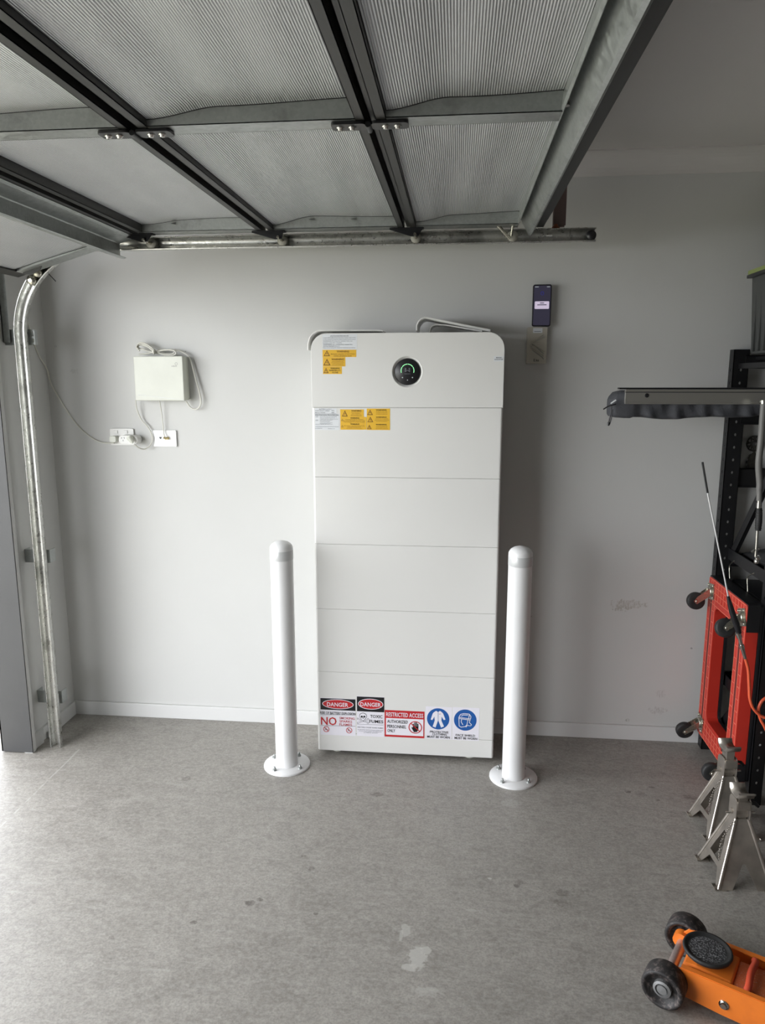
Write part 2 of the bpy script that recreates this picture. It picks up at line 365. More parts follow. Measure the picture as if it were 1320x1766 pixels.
# ------------------------------------------------------------------ home battery stack
HW = .3656; Z6 = .0994; UZ = Z6+1.35; TOP = UZ+.2787; DEP = .235
bat = thing('home_battery', 'tall white home battery stack with stacked modules and a round black display', 'battery', (0, .12, 0))
def rrect(x0, x1, y0, y1, r, n=5):
    out = []
    for cx, cy, a in ((x1-r, y1-r, 0), (x0+r, y1-r, 90), (x0+r, y0+r, 180), (x1-r, y0+r, 270)):
        out += [(cx+r*math.cos(math.radians(a+90*k/n)), cy+r*math.sin(math.radians(a+90*k/n))) for k in range(n+1)]
    return out
def vprism(mb, poly, z0, z1, mi=0): mb.prism(poly, [], (0, 0, z0), (1,0,0), (0,1,0), (0,0,1), z1-z0, mi)
mb = MB('white'); vprism(mb, rrect(-HW, HW, 0, DEP, .009), .02, Z6-.001)
mb.build('base_module', bat, .0012)
mb = MB('dark_seam'); mb.box((-HW+.012, .010, .03), (HW-.012, DEP-.01, UZ+.02)); mb.build('core', bat)
for k in range(5):
    mb = MB('white'); vprism(mb, rrect(-HW, HW, 0, DEP, .009), Z6+.27*k+.0003, Z6+.27*(k+1)-.0007)
    mb.build('battery_module', bat, .0008)
# inverter head: rounded top corners, round recess for the display
DX, DZ = .004, 1.584
r = .062; out = [(-HW, UZ+.0005), (HW, UZ+.0005)]+circ(HW-r, TOP-r, r, 9, a0=0, a1=PI/2)+circ(-HW+r, TOP-r, r, 9, a0=PI/2, a1=PI)
mb = MB('white'); mb.prism(out, [circ(DX, DZ, .058, 40)], (0, 0, 0), (1,0,0), (0,0,1), (0,1,0), .03)
mb.prism(out, [], (0, .03, 0), (1,0,0), (0,0,1), (0,1,0), DEP-.03)
inv = mb.build('inverter_module', bat, .003)
dsp = MB(['white', 'black', 'green_led', 'white_led'])
dsp.lathe([(.0578, -.0005), (.0565, .0), (.054, .006), (.050, .009)], (DX, 0, DZ), 'Y', 48, 0, cap=False)
dsp.build('display_bezel', bat)
dsp = MB('black'); dsp.lathe([(.0001, .004), (.047, .004), (.0495, .006), (.0495, .014)], (DX, 0, DZ), 'Y', 48, 0, cap=False)
disp = dsp.build('display', bat); disp['label'] = 'round black glass display'
dsp = MB('green_led'); R0 = .0245
for k in range(4):
    a0 = math.radians(200-k*55-2); a1 = math.radians(200-k*55-53)
    o_ = circ(DX, DZ+.004, R0+.0014, 9, a0=a0, a1=a1)+circ(DX, DZ+.004, R0-.0014, 9, a0=a1, a1=a0)
    dsp.prism(o_, [], (0, .0035, 0), (1,0,0), (0,0,1), (0,1,0), .0004)
dsp.build('light_arc', disp)['label'] = 'glowing green arc on the display'
dsp = MB('white_led')
for x, z, q in ((-.019, -.0215, .0024), (.019, -.0215, .0024), (0, -.031, .0020)):
    dsp.prism(circ(DX+x, DZ+z, q, 10), [], (0, .0035, 0), (1,0,0), (0,0,1), (0,1,0), .0003)
dsp.build('touch_button', disp)
dsp = MB('inkgray')
for a, b in (((-.009, .014), (-.009, -.001)), ((-.006, .014), (-.006, .002)), ((.006, .014), (.006, .002)), ((.009, .014), (.009, -.001)), ((-.009, -.001), (0, .006)), ((.009, -.001), (0, .006))):
    dsp.tube([(DX+a[0], .0035, DZ+a[1]), (DX+b[0], .0035, DZ+b[1])], .0011, 5)
for k in range(7): dsp.box((DX-.011+k*.0032, .0035, DZ-.009), (DX-.0088+k*.0032, .0038, DZ-.0065))
dsp.build('logo', disp)
for x in (-.29, .27):
    for y in (.05, .18):
        mb = MB('cream'); mb.lathe([(.022, 0), (.022, .004), (.012, .008), (.009, .022)], (x, y, 0), 'Z', 16); mb.build('levelling_foot', bat)

class Print:
    """a sticker on the plane Y=y, every coordinate read off the photo and laid on that plane"""
    def __init__(s, y=0, mats=None):
        s.y = y; s.mats = mats or ['labelwhite', 'yellow', 'ink', 'brownink', 'redink', 'pinkink', 'blue', 'inkgray', 'pwhite']; s.mb = MB(s.mats); s.l = 0
    def mi(s, m): return s.mats.index(m)
    def P(s, px, py): q = at(px, py, 'Y', s.y); return (q.x, q.z)
    def poly(s, pts, m, lvl, holes=()):
        s.mb.prism(pts, holes, (0, s.y-.0004-lvl*.00025, 0), (1,0,0), (0,0,1), (0,1,0), .0002, s.mi(m))
    def rect(s, x0, y0, x1, y1, m, lvl=0):
        a = s.P(x0, y0); b = s.P(x1, y1); c = s.P(x0, y1)
        s.poly([(a[0], a[1]), (b[0], a[1]), (b[0], c[1]), (a[0], c[1])], m, lvl)
    def text(s, tx, x0, y0, x1, h, m, lvl=2):
        a = s.P(x0, y0); b = s.P(x1, y0); c = s.P(x0, y0+h)
        g, fs = text_geo(tx); vs = [(a[0]+(b[0]-a[0])*u, s.y-.0005-lvl*.00025, c[1]+(a[1]-c[1])*v) for u, v in g]
        s.mb.add(vs, fs, s.mi(m))
    def lines(s, n, x0, y0, x1, dy, h, m, jit=.25, words='the supply may remain energised isolate before opening unit', center=False):
        ws = words.split()
        for k in range(n):
            random.shuffle(ws); e = (x1-x0)*random.uniform(0, jit); tx = ' '.join(ws[:7])
            sh = e/2 if center else 0
            s.text(tx, x0+sh, y0+dy*k, x1-e+sh, h, m)
    def ell(s, x, y, rx, ry, m, lvl=1, n=28, hole=None):
        c_ = s.P(x, y); e = s.P(x+rx, y); g = s.P(x, y+ry); ax, az = abs(e[0]-c_[0]), abs(g[1]-c_[1])
        hs = [circ(c_[0], c_[1], ax*hole, n, az*hole)] if hole else []
        s.poly(circ(c_[0], c_[1], ax, n, az), m, lvl, hs)
    def pp(s, pts, m, lvl=2): s.poly([s.P(*p) for p in pts], m, lvl)
    def line(s, x0, y0, x1, y1, w, m, lvl=2):
        a = Vector(s.P(x0, y0)); b = Vector(s.P(x1, y1)); d = (b-a).normalized()*(w/420/2); nn = Vector((-d.y, d.x))
        s.poly([tuple(a+nn), tuple(b+nn), tuple(b-nn), tuple(a-nn)], m, lvl)
    def tri(s, x, y, w, h, m='brownink', bolt=True):
        s.pp([(x-w/2, y+h/2), (x, y-h/2), (x+w/2, y+h/2)], m, 1)
        s.pp([(x-w*.30, y+h*.37), (x, y-h*.26), (x+w*.30, y+h*.37)], 'yellow', 2)
        if bolt: s.pp([(x+.6, y-h*.16), (x-1.4, y+h*.12), (x, y+h*.12), (x-.8, y+h*.36), (x+1.5, y+h*.04), (x+.1, y+h*.04)], m, 3)
    def done(s, name, label, parent=bat):
        o = s.mb.build(name, parent); o['label'] = label; return o
# top left labels
p = Print(); p.rect(556.2, 576.5, 616.3, 602.8, 'labelwhite'); p.text('SHUTDOWN PROCEDURE', 570, 578.6, 601.5, 2, 'inkgray')
for k, (a, e) in enumerate([('1. Turn off the Main Switch (inverter supply), then isolate', 614), ('2. Turn off the PV array d.c. isolator located at the inverter', 614), ('WARNING: PV array d.c. isolator does not', 608), ('isolate the d.c. supply', 590), ('WARNING: d.c. conductors remain live', 608), ('during daylight hours', 586), ('Refer to the manual for details on shutdown procedure', 613)]):
    p.text(a, 557.5, 581.8+k*2.9, e, 1.9, 'inkgray')
p.done('white_label', 'white shutdown instruction label')
p = Print(); p.rect(556.5, 603.4, 614.8, 616, 'yellow'); p.tri(564, 609.2, 11, 10); p.text('WARNING', 581, 604.6, 602.5, 3.4, 'brownink'); p.text('Multiple supplies of electricity', 571, 609.8, 612, 2, 'brownink'); p.text('isolate all before work', 576, 612.8, 607, 2, 'brownink')
p.done('warning_label', 'wide yellow warning label')
p = Print(); p.rect(557, 616.1, 596, 632, 'yellow'); p.tri(564.2, 624.5, 12.5, 11.5); p.text('WARNING', 572, 618, 593.5, 3.6, 'brownink'); p.lines(4, 571.5, 622.8, 594, 2.2, 1.5, 'brownink', .3, center=True)
p.done('warning_label', 'middle yellow warning label')
p = Print(); p.rect(557.2, 632.2, 590, 645, 'yellow'); p.tri(562.6, 638.8, 9, 9); p.text('WARNING', 570, 634, 586, 2.4, 'ink'); p.text('INVERTER D.C.', 568, 637.6, 588, 2.3, 'ink'); p.text('VOLTAGE', 573, 641.2, 583.5, 2.3, 'ink')
p.done('warning_label', 'smallest yellow warning label')
p = Print(); p.rect(852, 614.4, 869.2, 623.2, 'labelwhite'); p.text('MAINS', 856, 615.8, 865.5, 2, 'inkgray'); p.text('ISOLATOR', 853.5, 619, 868, 2.2, 'inkgray'); p.done('white_label', 'tiny white label near right edge')
# labels under the first seam
p = Print(); p.rect(543, 704.3, 581, 714, 'labelwhite'); p.rect(543, 713.5, 585.5, 741.5, 'labelwhite'); p.text('BATTERY SUPPLY', 551, 704.8, 572, 1.6, 'inkgray'); p.text('SHORT CIRCUIT CURRENT', 544, 707.6, 569, 1.5, 'inkgray'); p.text('MAX D.C. VOLTAGE', 544, 710.8, 561, 1.5, 'inkgray')
p.text('3kA', 572, 707.2, 577, 1.8, 'inkgray'); p.text('60V', 572, 710.6, 577, 1.8, 'inkgray'); p.text('SHUTDOWN PROCEDURE', 544, 714.6, 584.5, 2.4, 'inkgray')
p.lines(3, 552, 718, 584, 2.1, 1.3, 'inkgray'); p.lines(4, 552, 724, 574, 2.0, 1.3, 'inkgray'); p.text('STEP', 544.5, 718, 549, 1.4, 'inkgray'); p.text('STEP', 544.5, 724, 549, 1.4, 'inkgray')
p.lines(1, 544, 731, 574, 2, 1.2, 'inkgray', 0); p.line(544, 735.5, 584.5, 736, .5, 'inkgray'); p.text('Installed by', 544, 738, 556, 1.4, 'inkgray'); p.text('Contact no.', 566, 738.4, 578, 1.4, 'inkgray')
p.done('white_label', 'white battery shutdown label under the first seam')
p = Print(); p.rect(587, 706, 628, 741, 'yellow'); p.rect(628, 719, 632.6, 741, 'yellow'); p.tri(595, 713, 10, 10.5)
p.text('WARNING', 606, 707.2, 623.5, 2.5, 'ink'); p.lines(4, 605, 711, 624, 1.9, 1.3, 'brownink', .3, center=True); p.text('WARNING', 604.5, 719.8, 620, 2.4, 'ink'); p.lines(3, 592, 723, 630, 2.1, 1.4, 'brownink', .4, center=True)
p.tri(590.5, 724, 4, 4, bolt=False); p.text('WARNING', 604.5, 730.2, 620, 2.4, 'ink'); p.lines(3, 592, 733.6, 630, 2.1, 1.4, 'brownink', .4, center=True); p.tri(590.5, 735, 4, 4, bolt=False)
p.done('warning_label', 'left yellow warning label with a notch at its top right')
p = Print(); p.rect(632.8, 704.6, 673, 741.5, 'yellow'); p.tri(638.5, 711, 10, 9.5); p.tri(639, 723.3, 10, 9.5); p.tri(637.3, 736.3, 8, 7.5)
for z in (706, 718.4, 731): p.text('WARNING', 648.5, z, 667, 2.2, 'ink'); p.lines(3, 646, z+3.2, 671.5, 2.2, 1.3, 'brownink', .3, center=True)
p.done('warning_label', 'right yellow warning label with three triangles')
# signs along the bottom; s(x,y) converts from a 6.6x view of that corner
def q(x, y): return 540+x/6.6, 1190+y/6.6
def R6(p, x0, y0, x1, y1, m, lvl=0):
    a = q(x0, y0); b = q(x1, y1); p.rect(a[0], a[1], b[0], b[1], m, lvl)
def T6(p, tx, x0, y0, x1, h, m, lvl=3):
    a = q(x0, y0); b = q(x1, y0); p.text(tx, a[0], a[1], b[0], h/6.6, m, lvl)
p = Print(); R6(p, 80, 86, 486, 505, 'pwhite'); R6(p, 84, 90, 484, 220, 'ink', 1); c_ = q(284, 161); p.ell(*c_, 27.2, 8.3, 'pwhite', 2); p.ell(*c_, 25.9, 7.3, 'redink', 3)
T6(p, 'DANGER', 160, 136, 402, 46, 'pwhite', 5); T6(p, 'RISK OF BATTERY EXPLOSION', 82, 240, 484, 30, 'ink'); T6(p, 'NO', 90, 302, 268, 92, 'redink')
T6(p, 'SMOKING', 302, 303, 474, 28, 'pinkink'); T6(p, 'SPARKS', 302, 340, 446, 28, 'pinkink'); T6(p, 'FLAMES', 300, 376, 446, 28, 'pinkink')
a = q(84, 280); b = q(484, 284); p.line(*a, *b, .6, 'inkgray'); a = q(84, 402); b = q(484, 412); p.line(*a, *b, .6, 'inkgray')
for x, y in ((152, 444), (412, 458)):
    c_ = q(x, y); p.ell(*c_, 5.2, 5.1, 'redink', 2, hole=.8); p.line(c_[0]-3.4, c_[1]-3.4, c_[0]+3.4, c_[1]+3.4, 1, 'redink', 4); p.line(c_[0]-2.6, c_[1]+.8, c_[0]+2.6, c_[1]+.6, .9, 'inkgray', 3); p.line(c_[0]-.5, c_[1]-2.6, c_[0]-.8, c_[1]+.5, 1.1, 'inkgray', 3)
p.done('danger_sign', 'white, red and black danger sign about battery explosion')
p = Print(); R6(p, 498, 68, 812, 520, 'pwhite'); R6(p, 500, 72, 812, 240, 'ink', 1); c_ = q(657, 160); p.ell(*c_, 21.8, 9.2, 'pwhite', 2); p.ell(*c_, 20.6, 8.2, 'redink', 3)
T6(p, 'DANGER', 540, 136, 774, 46, 'pwhite', 5); T6(p, 'TOXIC', 652, 280, 792, 36, 'ink'); T6(p, 'FUMES', 642, 336, 800, 36, 'ink')
c_ = q(571, 296); p.ell(*c_, 6.6, 5.6, 'ink', 2); p.ell(*c_, 5.9, 4.9, 'pwhite', 3); c2 = q(571, 330); p.ell(*c2, 3.6, 2.6, 'ink', 2); p.ell(*c2, 3, 2.1, 'pwhite', 4)
for x in (556, 586): c3 = q(x, 302); p.ell(*c3, 1.9, 1.6, 'ink', 5)
c3 = q(571, 318); p.ell(*c3, .8, 1, 'ink', 5)
for (x0, y0, x1, y1) in ((515, 330, 625, 372), (515, 372, 628, 335)): a = q(x0, y0); b = q(x1, y1); p.line(*a, *b, 2.4, 'ink', 1); p.line(*a, *b, 1.5, 'pwhite', 2)
for x, y in ((512, 326), (512, 374), (628, 331), (626, 374)): a = q(x, y); p.ell(*a, 1.5, 1.5, 'ink', 1); p.ell(*a, 1, 1, 'pwhite', 2)
a = q(504, 388); b = q(802, 398); p.line(*a, *b, .5, 'inkgray'); T6(p, 'FIRE WILL CAUSE TOXIC FUMES', 508, 414, 798, 12, 'inkgray')
for k, (tx, x0, x1) in enumerate((('Use appropriate respiratory protection equipment and', 508, 798), ('be aware of surroundings when fighting fires', 524, 782), ('on battery systems', 578, 736))): T6(p, tx, x0, 442+k*17, x1, 11, 'inkgray')
p.done('danger_sign', 'black and white danger sign with skull about toxic fumes')
p = Print(); R6(p, 816, 226, 1268, 528, 'redink'); R6(p, 832, 316, 1256, 506, 'pwhite', 1); T6(p, 'RESTRICTED ACCESS', 834, 250, 1256, 48, 'pwhite')
T6(p, 'AUTHORIZED', 846, 336, 1080, 36, 'ink'); T6(p, 'PERSONNEL', 846, 392, 1062, 36, 'ink'); T6(p, 'ONLY', 848, 442, 936, 34, 'ink')
c_ = q(1165, 424); x, y = c_
p.pp([(x-4, y-1), (x+5.5, y-1.5), (x+5, y+5), (x+2.6, y+8), (x-2.6, y+8), (x-4.2, y+4)], 'ink', 3); p.pp([(x-6.6, y+.2), (x-5, y-.6), (x-2.6, y+3), (x-3.6, y+6)], 'ink', 3)
for dx, top in ((-3.2, -6.5), (-.6, -9), (2, -9), (4.4, -6.5)): p.pp([(x+dx-.9, y), (x+dx-.9, y+top+.6), (x+dx, y+top), (x+dx+.9, y+top+.6), (x+dx+.9, y)], 'ink', 3)
p.ell(x, y, 11.6, 10.6, 'redink', 4, hole=.87); p.line(x-7.6, y-6.9, x+7.6, y+6.9, 1.4, 'redink', 5)
p.done('restricted_access_sign', 'red bordered sign with a black hand')
def q2(x, y): return 660+x/6.6, 1200+y/6.6
def T7(p, tx, x0, y0, x1, h): a = q2(x0, y0); b = q2(x1, y0); p.text(tx, a[0], a[1], b[0], h/6.6, 'ink', 3)
p = Print(); a = q2(492, 118); b = q2(786, 486); p.rect(a[0], a[1], b[0], b[1], 'pwhite'); c_ = q2(634, 262); x, y = c_; p.ell(x, y, 19.4, 18.2, 'blue', 1, 40)
p.pp([(x-3.6, y-14), (x-8, y-11), (x-9.5, y-9), (x-13, y+1), (x-10, y+2), (x-6.5, y-4), (x-6, y+3), (x-9.5, y+13), (x-4.5, y+15), (x-.4, y+3), (x-.4, y-12)], 'pwhite', 2)
p.pp([(x+3, y-14), (x+7, y-11), (x+8.6, y-9), (x+12.6, y+1), (x+9.6, y+2), (x+6, y-4), (x+5.6, y+3), (x+10, y+13), (x+5, y+15), (x+.4, y+3), (x+.4, y-12)], 'pwhite', 2)
p.line(x+1.6, y-8.4, x+4.4, y-8.6, .8, 'redink', 3)
T7(p, 'PROTECTIVE', 540, 394, 750, 24); T7(p, 'CLOTHING', 566, 421, 732, 24); T7(p, 'MUST BE WORN', 508, 449, 766, 26)
p.done('safety_sign', 'blue and white sign showing overalls')
p = Print(); a = q2(800, 128); b = q2(1096, 500); p.rect(a[0], a[1], b[0], b[1], 'pwhite'); x, y = q2(942, 276); p.ell(x, y, 19.6, 18.2, 'blue', 1, 40)
for pts in ([(-11, -5), (-8, -10), (-2, -11.5), (7, -10.5), (10, -6), (9, -2), (-11, -5)], [(-7, -7), (-3, -9), (5, -8.5)], [(-11, -5), (-10.5, 10), (-7, 12), (0, 11), (3, 8), (5, -3)], [(9, -2), (7, 4), (11, 8), (9, 10), (4, 9), (1, 12)], [(-6, -3), (-7, 3), (-4, 8)], [(-11, -3), (9, 0)], [(7, -9), (6, -3)]):
    for (a0, b0), (a1, b1) in zip(pts, pts[1:]): p.line(x+a0, y+b0, x+a1, y+b1, 1.1, 'pwhite', 3)
T7(p, 'FACE SHIELD', 834, 432, 1054, 24); T7(p, 'MUST BE WORN', 820, 464, 1078, 26)
p.done('safety_sign', 'blue and white sign showing a face shield')

# loose trim covers on top of the stack
mb = MB('white')
P = lambda px, py, Y=.03: at(px, py, 'Y', Y)
path = []
for (px, py) in [(533, 604), (533.5, 593), (536, 583), (540.5, 577), (547, 572.5), (552, 571), (600, 570.8), (652, 570.8), (658, 571), (661, 572.3)]:
    v = P(px, py); path.append((v.x, v.z))
path = [(x, max(z, .0)) for x, z in path]
mb.sheet(path[::-1], .02, .2, -.0045)
tag(mb.build('side_cover'), 'thin white curved cover lying flat over top left corner of the battery stack', 'cover', 'loose covers on the battery stack')
mb = MB('white'); path = []
for (px, py) in [(720.5, 570), (720.5, 562), (723, 556), (727.5, 551), (733, 548.8), (740, 549.6), (760, 553.6), (790, 559.8), (820, 565.8), (846, 570.6)]:
    v = P(px, py, .05); path.append((v.x, max(v.z, TOP+.001)))
mb.sheet(path, .05, .22, .006)
cv = tag(mb.build('side_cover'), 'white curved cover tilted up on top of the battery stack, at its right', 'cover', 'loose covers on the battery stack')
mb = MB('white'); path = []
for (px, py) in [(741.5, 572.5), (743, 566), (747, 562), (753, 560), (770, 561), (800, 566), (832, 571.5)]:
    v = P(px, py, .09); path.append((v.x, max(v.z, TOP+.0008)))
mb.sheet(path, .09, .2, .003)
tag(mb.build('inner_cover'), 'smaller white cover lying under the tilted cover on the battery stack', 'cover')

# ------------------------------------------------------------------ bollards
def bollard(loc, label, rz):
    b = thing('bollard', label, 'bollard', loc, rz, 'white bollards guarding the battery stack')
    mb = MB('white_metal'); mb.lathe([(.0445, .004), (.0445, .865), (.0450, .868), (.0450, .915), (.0435, .920), (.038, .929), (.028, .936), (.014, .941), (.0001, .9425)], n=40); mb.build('post', b, local=True)
    mb = MB('bluish'); mb.lathe([(.0446, .868), (.0457, .870), (.0457, .905), (.0446, .907)], n=40); mb.build('reflective_band', b, local=True)['label'] = 'pale silver reflective band'
    mb = MB('white_metal'); mb.lathe([(.094, 0), (.094, .006), (.093, .008), (.0446, .008)], n=56); mb.build('base_plate', b, local=True)
    for k in range(4):
        a = PI/4+k*PI/2; x, y = .072*math.cos(a), .072*math.sin(a)
        mb = MB('galv'); mb.lathe([(.0085, .008), (.0085, .0105), (.0001, .0105)], (x, y, 0), n=14); mb.lathe([(.0068, .0105), (.0068, .016), (.0001, .016)], (x, y, 0), n=6, smooth=False)
        mb.lathe([(.0038, .015), (.0038, .024), (.0001, .024)], (x, y, 0), n=8)
        mb.build('anchor_bolt', b, local=True)
    return b
bollard((-.476, -.10, 0), 'white steel bollard to the left of the battery stack', .25)
bollard((.440, -.105, 0), 'white steel bollard to the right of the battery stack', .1)

# ------------------------------------------------------------------ garage door
gd = thing('garage_door', 'open sectional garage door lined with silver foil, hanging overhead', 'garage door', (-.25, -1.55, 2.08))
YF, YN = -.07, -3.05
STILES = [-.105, -1.185, -2.25, -3.02]
def section(o, ang, L, name, last=False, first=False, fz=.014, fz2=.038):
    c_, s_ = math.cos(ang), math.sin(ang); sgn = -1 if name == 'low' else 1
    # local frame: x along the section, y world, z up through its thickness
    ux = Vector((sgn*c_, 0, -s_ if sgn < 0 else s_)); uz = Vector((-s_ if sgn < 0 else -s_, 0, c_))
    T = Matrix(((ux.x, 0, uz.x, o[0]), (0, 1, 0, 0), (ux.z, 0, uz.z, o[1]), (0, 0, 0, 1)))
    mb = MB('charcoal'); mb.M = T; mb.box((0, YN, .048), (L, YF, .052)); sec = mb.build('door_section', gd)
    A, B = 0, L
    mb = MB('charcoal'); mb.M = T; a, b = 0, L
    if sgn > 0:
        mb.box((0, YN, 0), (.022, YF, .0015)); mb.box((0, YN, 0), (.0015, YF, .05)); mb.box((-.014, YN, .010), (0, YF, .0125)); mb.box((-.014, YN, .01), (-.0125, YF, .05)); mb.box((.0205, YN, 0), (.022, YF, .038))
    else:
        mb.box((0, YN, 0), (.018, YF, .0015)); mb.box((0, YN, 0), (.0015, YF, .05))
    r_ = mb.build('edge_rail', sec)
    mb = MB('charcoal'); mb.M = T
    if first:
        mb.box((L-.055, YN, .0), (L-.028, YF, .0015)); mb.box((L-.028, YN, 0), (L-.0265, YF, .05)); mb.box((L-.055, YN, 0), (L-.0535, YF, .045)); mb.box((L-.0265, YN, .044), (L, YF, .052)); mb.box((L-.0265, YN, .024), (L-.012, YF, .044))
    else:
        mb.box((L-.020, YN, 0), (L, YF, .0015)); mb.box((L-.0015, YN, 0), (L, YF, .05)); mb.box((L-.02, YN, 0), (L-.0185, YF, .02))
        if last: mb.box((L, YN, .0), (L+.02, YF, .012)); mb.box((L, YN, .012), (L+.012, YF, .05))
    mb.build('edge_rail', sec)
    # stiles
    for y in STILES:
        mb = MB('galv'); mb.M = T; w_ = .028 if y < -.2 and y > -3 else .032
        x0, x1 = (.022, L-.02)
        if first: x1 = L-.118
        mb.box((x0, y-w_, 0), (x1, y+w_, .0016)); mb.box((x0, y-w_, 0), (x1, y-w_+.0016, .047)); mb.box((x0, y+w_-.0016, 0), (x1, y+w_, .047))
        mb.build('stile', sec)
    # foil pads between stiles
    for j in range(len(STILES)-1):
        ya = STILES[j+1]+.029; yb = STILES[j]-.033 if j == 0 else STILES[j]-.029
        nx, ny = 26, 40; vs = []; fs = []; ph = random.uniform(0, 6)
        xe = L-.10 if first else L-.021
        for i in range(nx+1):
            for k in range(ny+1):
                u = i/nx; v = k/ny; x = .023+(xe-.023)*u; y = ya+(yb-ya)*v
                edge = min(1, min(u, 1-u)*7); ev = min(1, min(v, 1-v)*9)
                z0_ = fz; sm_ = min(1, u/.35); sm_ = sm_*sm_*(3-2*sm_); z = z0_+(fz2-z0_)*sm_ + (.0035*math.sin(v*9+ph)*math.sin(u*PI) + .002*math.sin(u*21+v*5+ph))*edge*ev
                if v == 1 or v == 0: z += .004*math.sin(u*4+ph)*min(1, u*5)
                vs.append((x, y, z))
        for i in range(nx):
            for k in range(ny): a = i*(ny+1)+k; fs.append((a, a+1, a+ny+2, a+ny+1))
        mb = MB('foil'); mb.M = T; mb.add(vs, fs, 0, True); mb.build('foil_lining', sec)
        # black cord drawn as the foil edge's shadow line and lanced tabs along the stile
        mb = MB('black'); mb.M = T
        for kk, yy_ in ((ny, .0006), (0, -.0006)):
            mb.tube([(vs[i*(ny+1)+kk][0], vs[i*(ny+1)+kk][1]+yy_, vs[i*(ny+1)+kk][2]) for i in range(nx+1)], .0013, 5)
        mb.build('foil_edge_shadow', sec)
    return sec, T
secs = []
s1, T1 = section((.018, 2.08), 0, .492, 's', first=True)
s2, T2 = section((-.487, 2.08), 0, .483, 's')
s3, T3 = section((-.970, 2.08), 0, .460, 's', fz=.026)
s4, T4 = section((-.990, 2.078), math.radians(16), .485, 'low', last=True, fz=.006, fz2=.006)
# lanced tabs on the end stiles
for (px, py, s_) in [(538, 378, s2), (611, 377, s2), (300, 385, s3), (870, 358, s1)]:
    v = at(px, py, 'Y', -.139)
    mb = MB('galv'); mb.add([(v.x-.011, -.138, v.z-.002), (v.x+.007, -.138, v.z+.002), (v.x+.011, -.150, v.z-.008), (v.x-.008, -.152, v.z-.006), (v.x-.011, -.138, v.z), (v.x+.007, -.138, v.z+.004), (v.x+.011, -.150, v.z-.006), (v.x-.008, -.152, v.z-.004)],
        [(0,1,2,3),(4,5,6,7),(0,1,5,4),(1,2,6,5),(2,3,7,6),(3,0,4,7)]); mb.build('tab', s_)
for x, y in ((.22, -.30), (.22, -.24)):
    mb = MB('galv'); mb.M = T4; mb.box((x, -.22, .018), (x+.03, -.20, .021)); mb.build('tab', s4); break
# end plate on the low section
mb = MB('galv'); mb.M = T4; mb.box((.02, -.145, -.001), (.465, -.072, .0)); mb.build('end_plate', s4)
# struts: slanted channel at the back edge, upright channel near the lowest joint
mb = MB('galv'); yy = (YN, -.045)
pr = [(.392, 2.116), (.400, 2.113), (.405, 2.108), (.432, 2.056), (.440, 2.052), (.446, 2.056), (.446, 2.064)]
mb.sheet(pr, YN, -.066, .0018, smooth=False)
mb.sheet([(.392, 2.116), (.389, 2.085), (.393, 2.079)], YN, -.066, .0016, smooth=False)
mb.sheet([(.446, 2.064), (.452, 2.08)], YN, -.066, .0016, smooth=False)
st = mb.build('strut', s1); st['label'] = 'long galvanised strut along the edge'
mb = MB('chrome'); v = at(983, 176, 'Z', 2.105); mb.lathe([(.012, 0), (.012, -.003), (.0001, -.003)], (.402, v.y, 2.108), 'Z', 12); mb.lathe([(.008, -.003), (.008, -.010), (.0001, -.010)], (.402, v.y, 2.108), 'Z', 6, smooth=False); mb.build('bolt', s1)
mb = MB('galv'); mb.sheet([(-1.000, 2.0745), (-1.012, 2.070), (-1.066, 2.057), (-1.070, 2.052), (-1.070, 2.004), (-1.066, 2.0), (-1.052, 2.0)], YN, -.066, .0018, smooth=False)
mb.sheet([(-1.052, 2.0), (-1.046, 2.003)], YN, -.066, .0018, smooth=False)
mb.build('strut', s4)['label'] = 'upright galvanised strut across the lower section'
# hinges at the stiles
def hinge(xj, y, sec):
    for sgn, e in ((-1, .078), (1, .082)):
        x0 = xj+sgn*.006; x1 = xj+sgn*e
        mb = MB(['black']); pl_ = rrect(min(x0, x1), max(x0, x1), y-.022, y+.020, .010, 4)
        mb.prism(pl_, [], (0, 0, 2.0785), (1,0,0), (0,1,0), (0,0,-1), .006)
        h_ = mb.build('hinge_plate', sec, .001)
        for q_ in (.035, .060):
            mb = MB('chrome'); mb.lathe([(.0082, 2.0725), (.0082, 2.0710), (.0052, 2.0705), (.0052, 2.067), (.0001, 2.067)], (xj+sgn*q_, y-.001, 0), 'Z', 12); mb.build('hinge_bolt', sec)
    mb = MB('black'); mb.tube([(xj, y-.02, 2.072), (xj, y+.02, 2.072)], .006, 10); mb.build('hinge_knuckle', sec)
for xj, sc in ((.002, s2), (-.502, s3)):
    for y in STILES[1:3]: hinge(xj, y, sc)
for y in STILES[1:3]: hinge(-.982, y, s3) if y > -1 else None
# rollers running in the track
def roller(xj, sec, x=None, z=2.055):
    x = xj+.034 if x is None else x
    mb = MB('black'); mb.prism([(xj-.055, 2.079), (xj+.06, 2.079), (xj+.06, 2.073), (x+.012, z-.004), (x-.012, z-.006), (xj-.055, 2.073)], [], (0, -.118, 0), (1,0,0), (0,0,1), (0,1,0), .003)
    mb.prism(rrect(xj-.055, xj+.065, -.122, -.085, .008, 3), [], (0, 0, 2.079), (1,0,0), (0,1,0), (0,0,-1), .003); mb.build('roller_bracket', sec)
    mb = MB('zinc'); mb.tube([(x, -.13, z), (x, -.045, z)], .005, 8); mb.build('roller_stem', sec)
    mb = MB('rollerplastic'); mb.lathe([(.008, -.060), (.019, -.058), (.0185, -.055), (.017, -.050), (.0185, -.045), (.019, -.041), (.006, -.040)], (x, 0, z), 'Y', 20); mb.build('roller', sec)
roller(.002, s2); roller(-.494, s3, -.452); roller(-.982, s3, -.95)
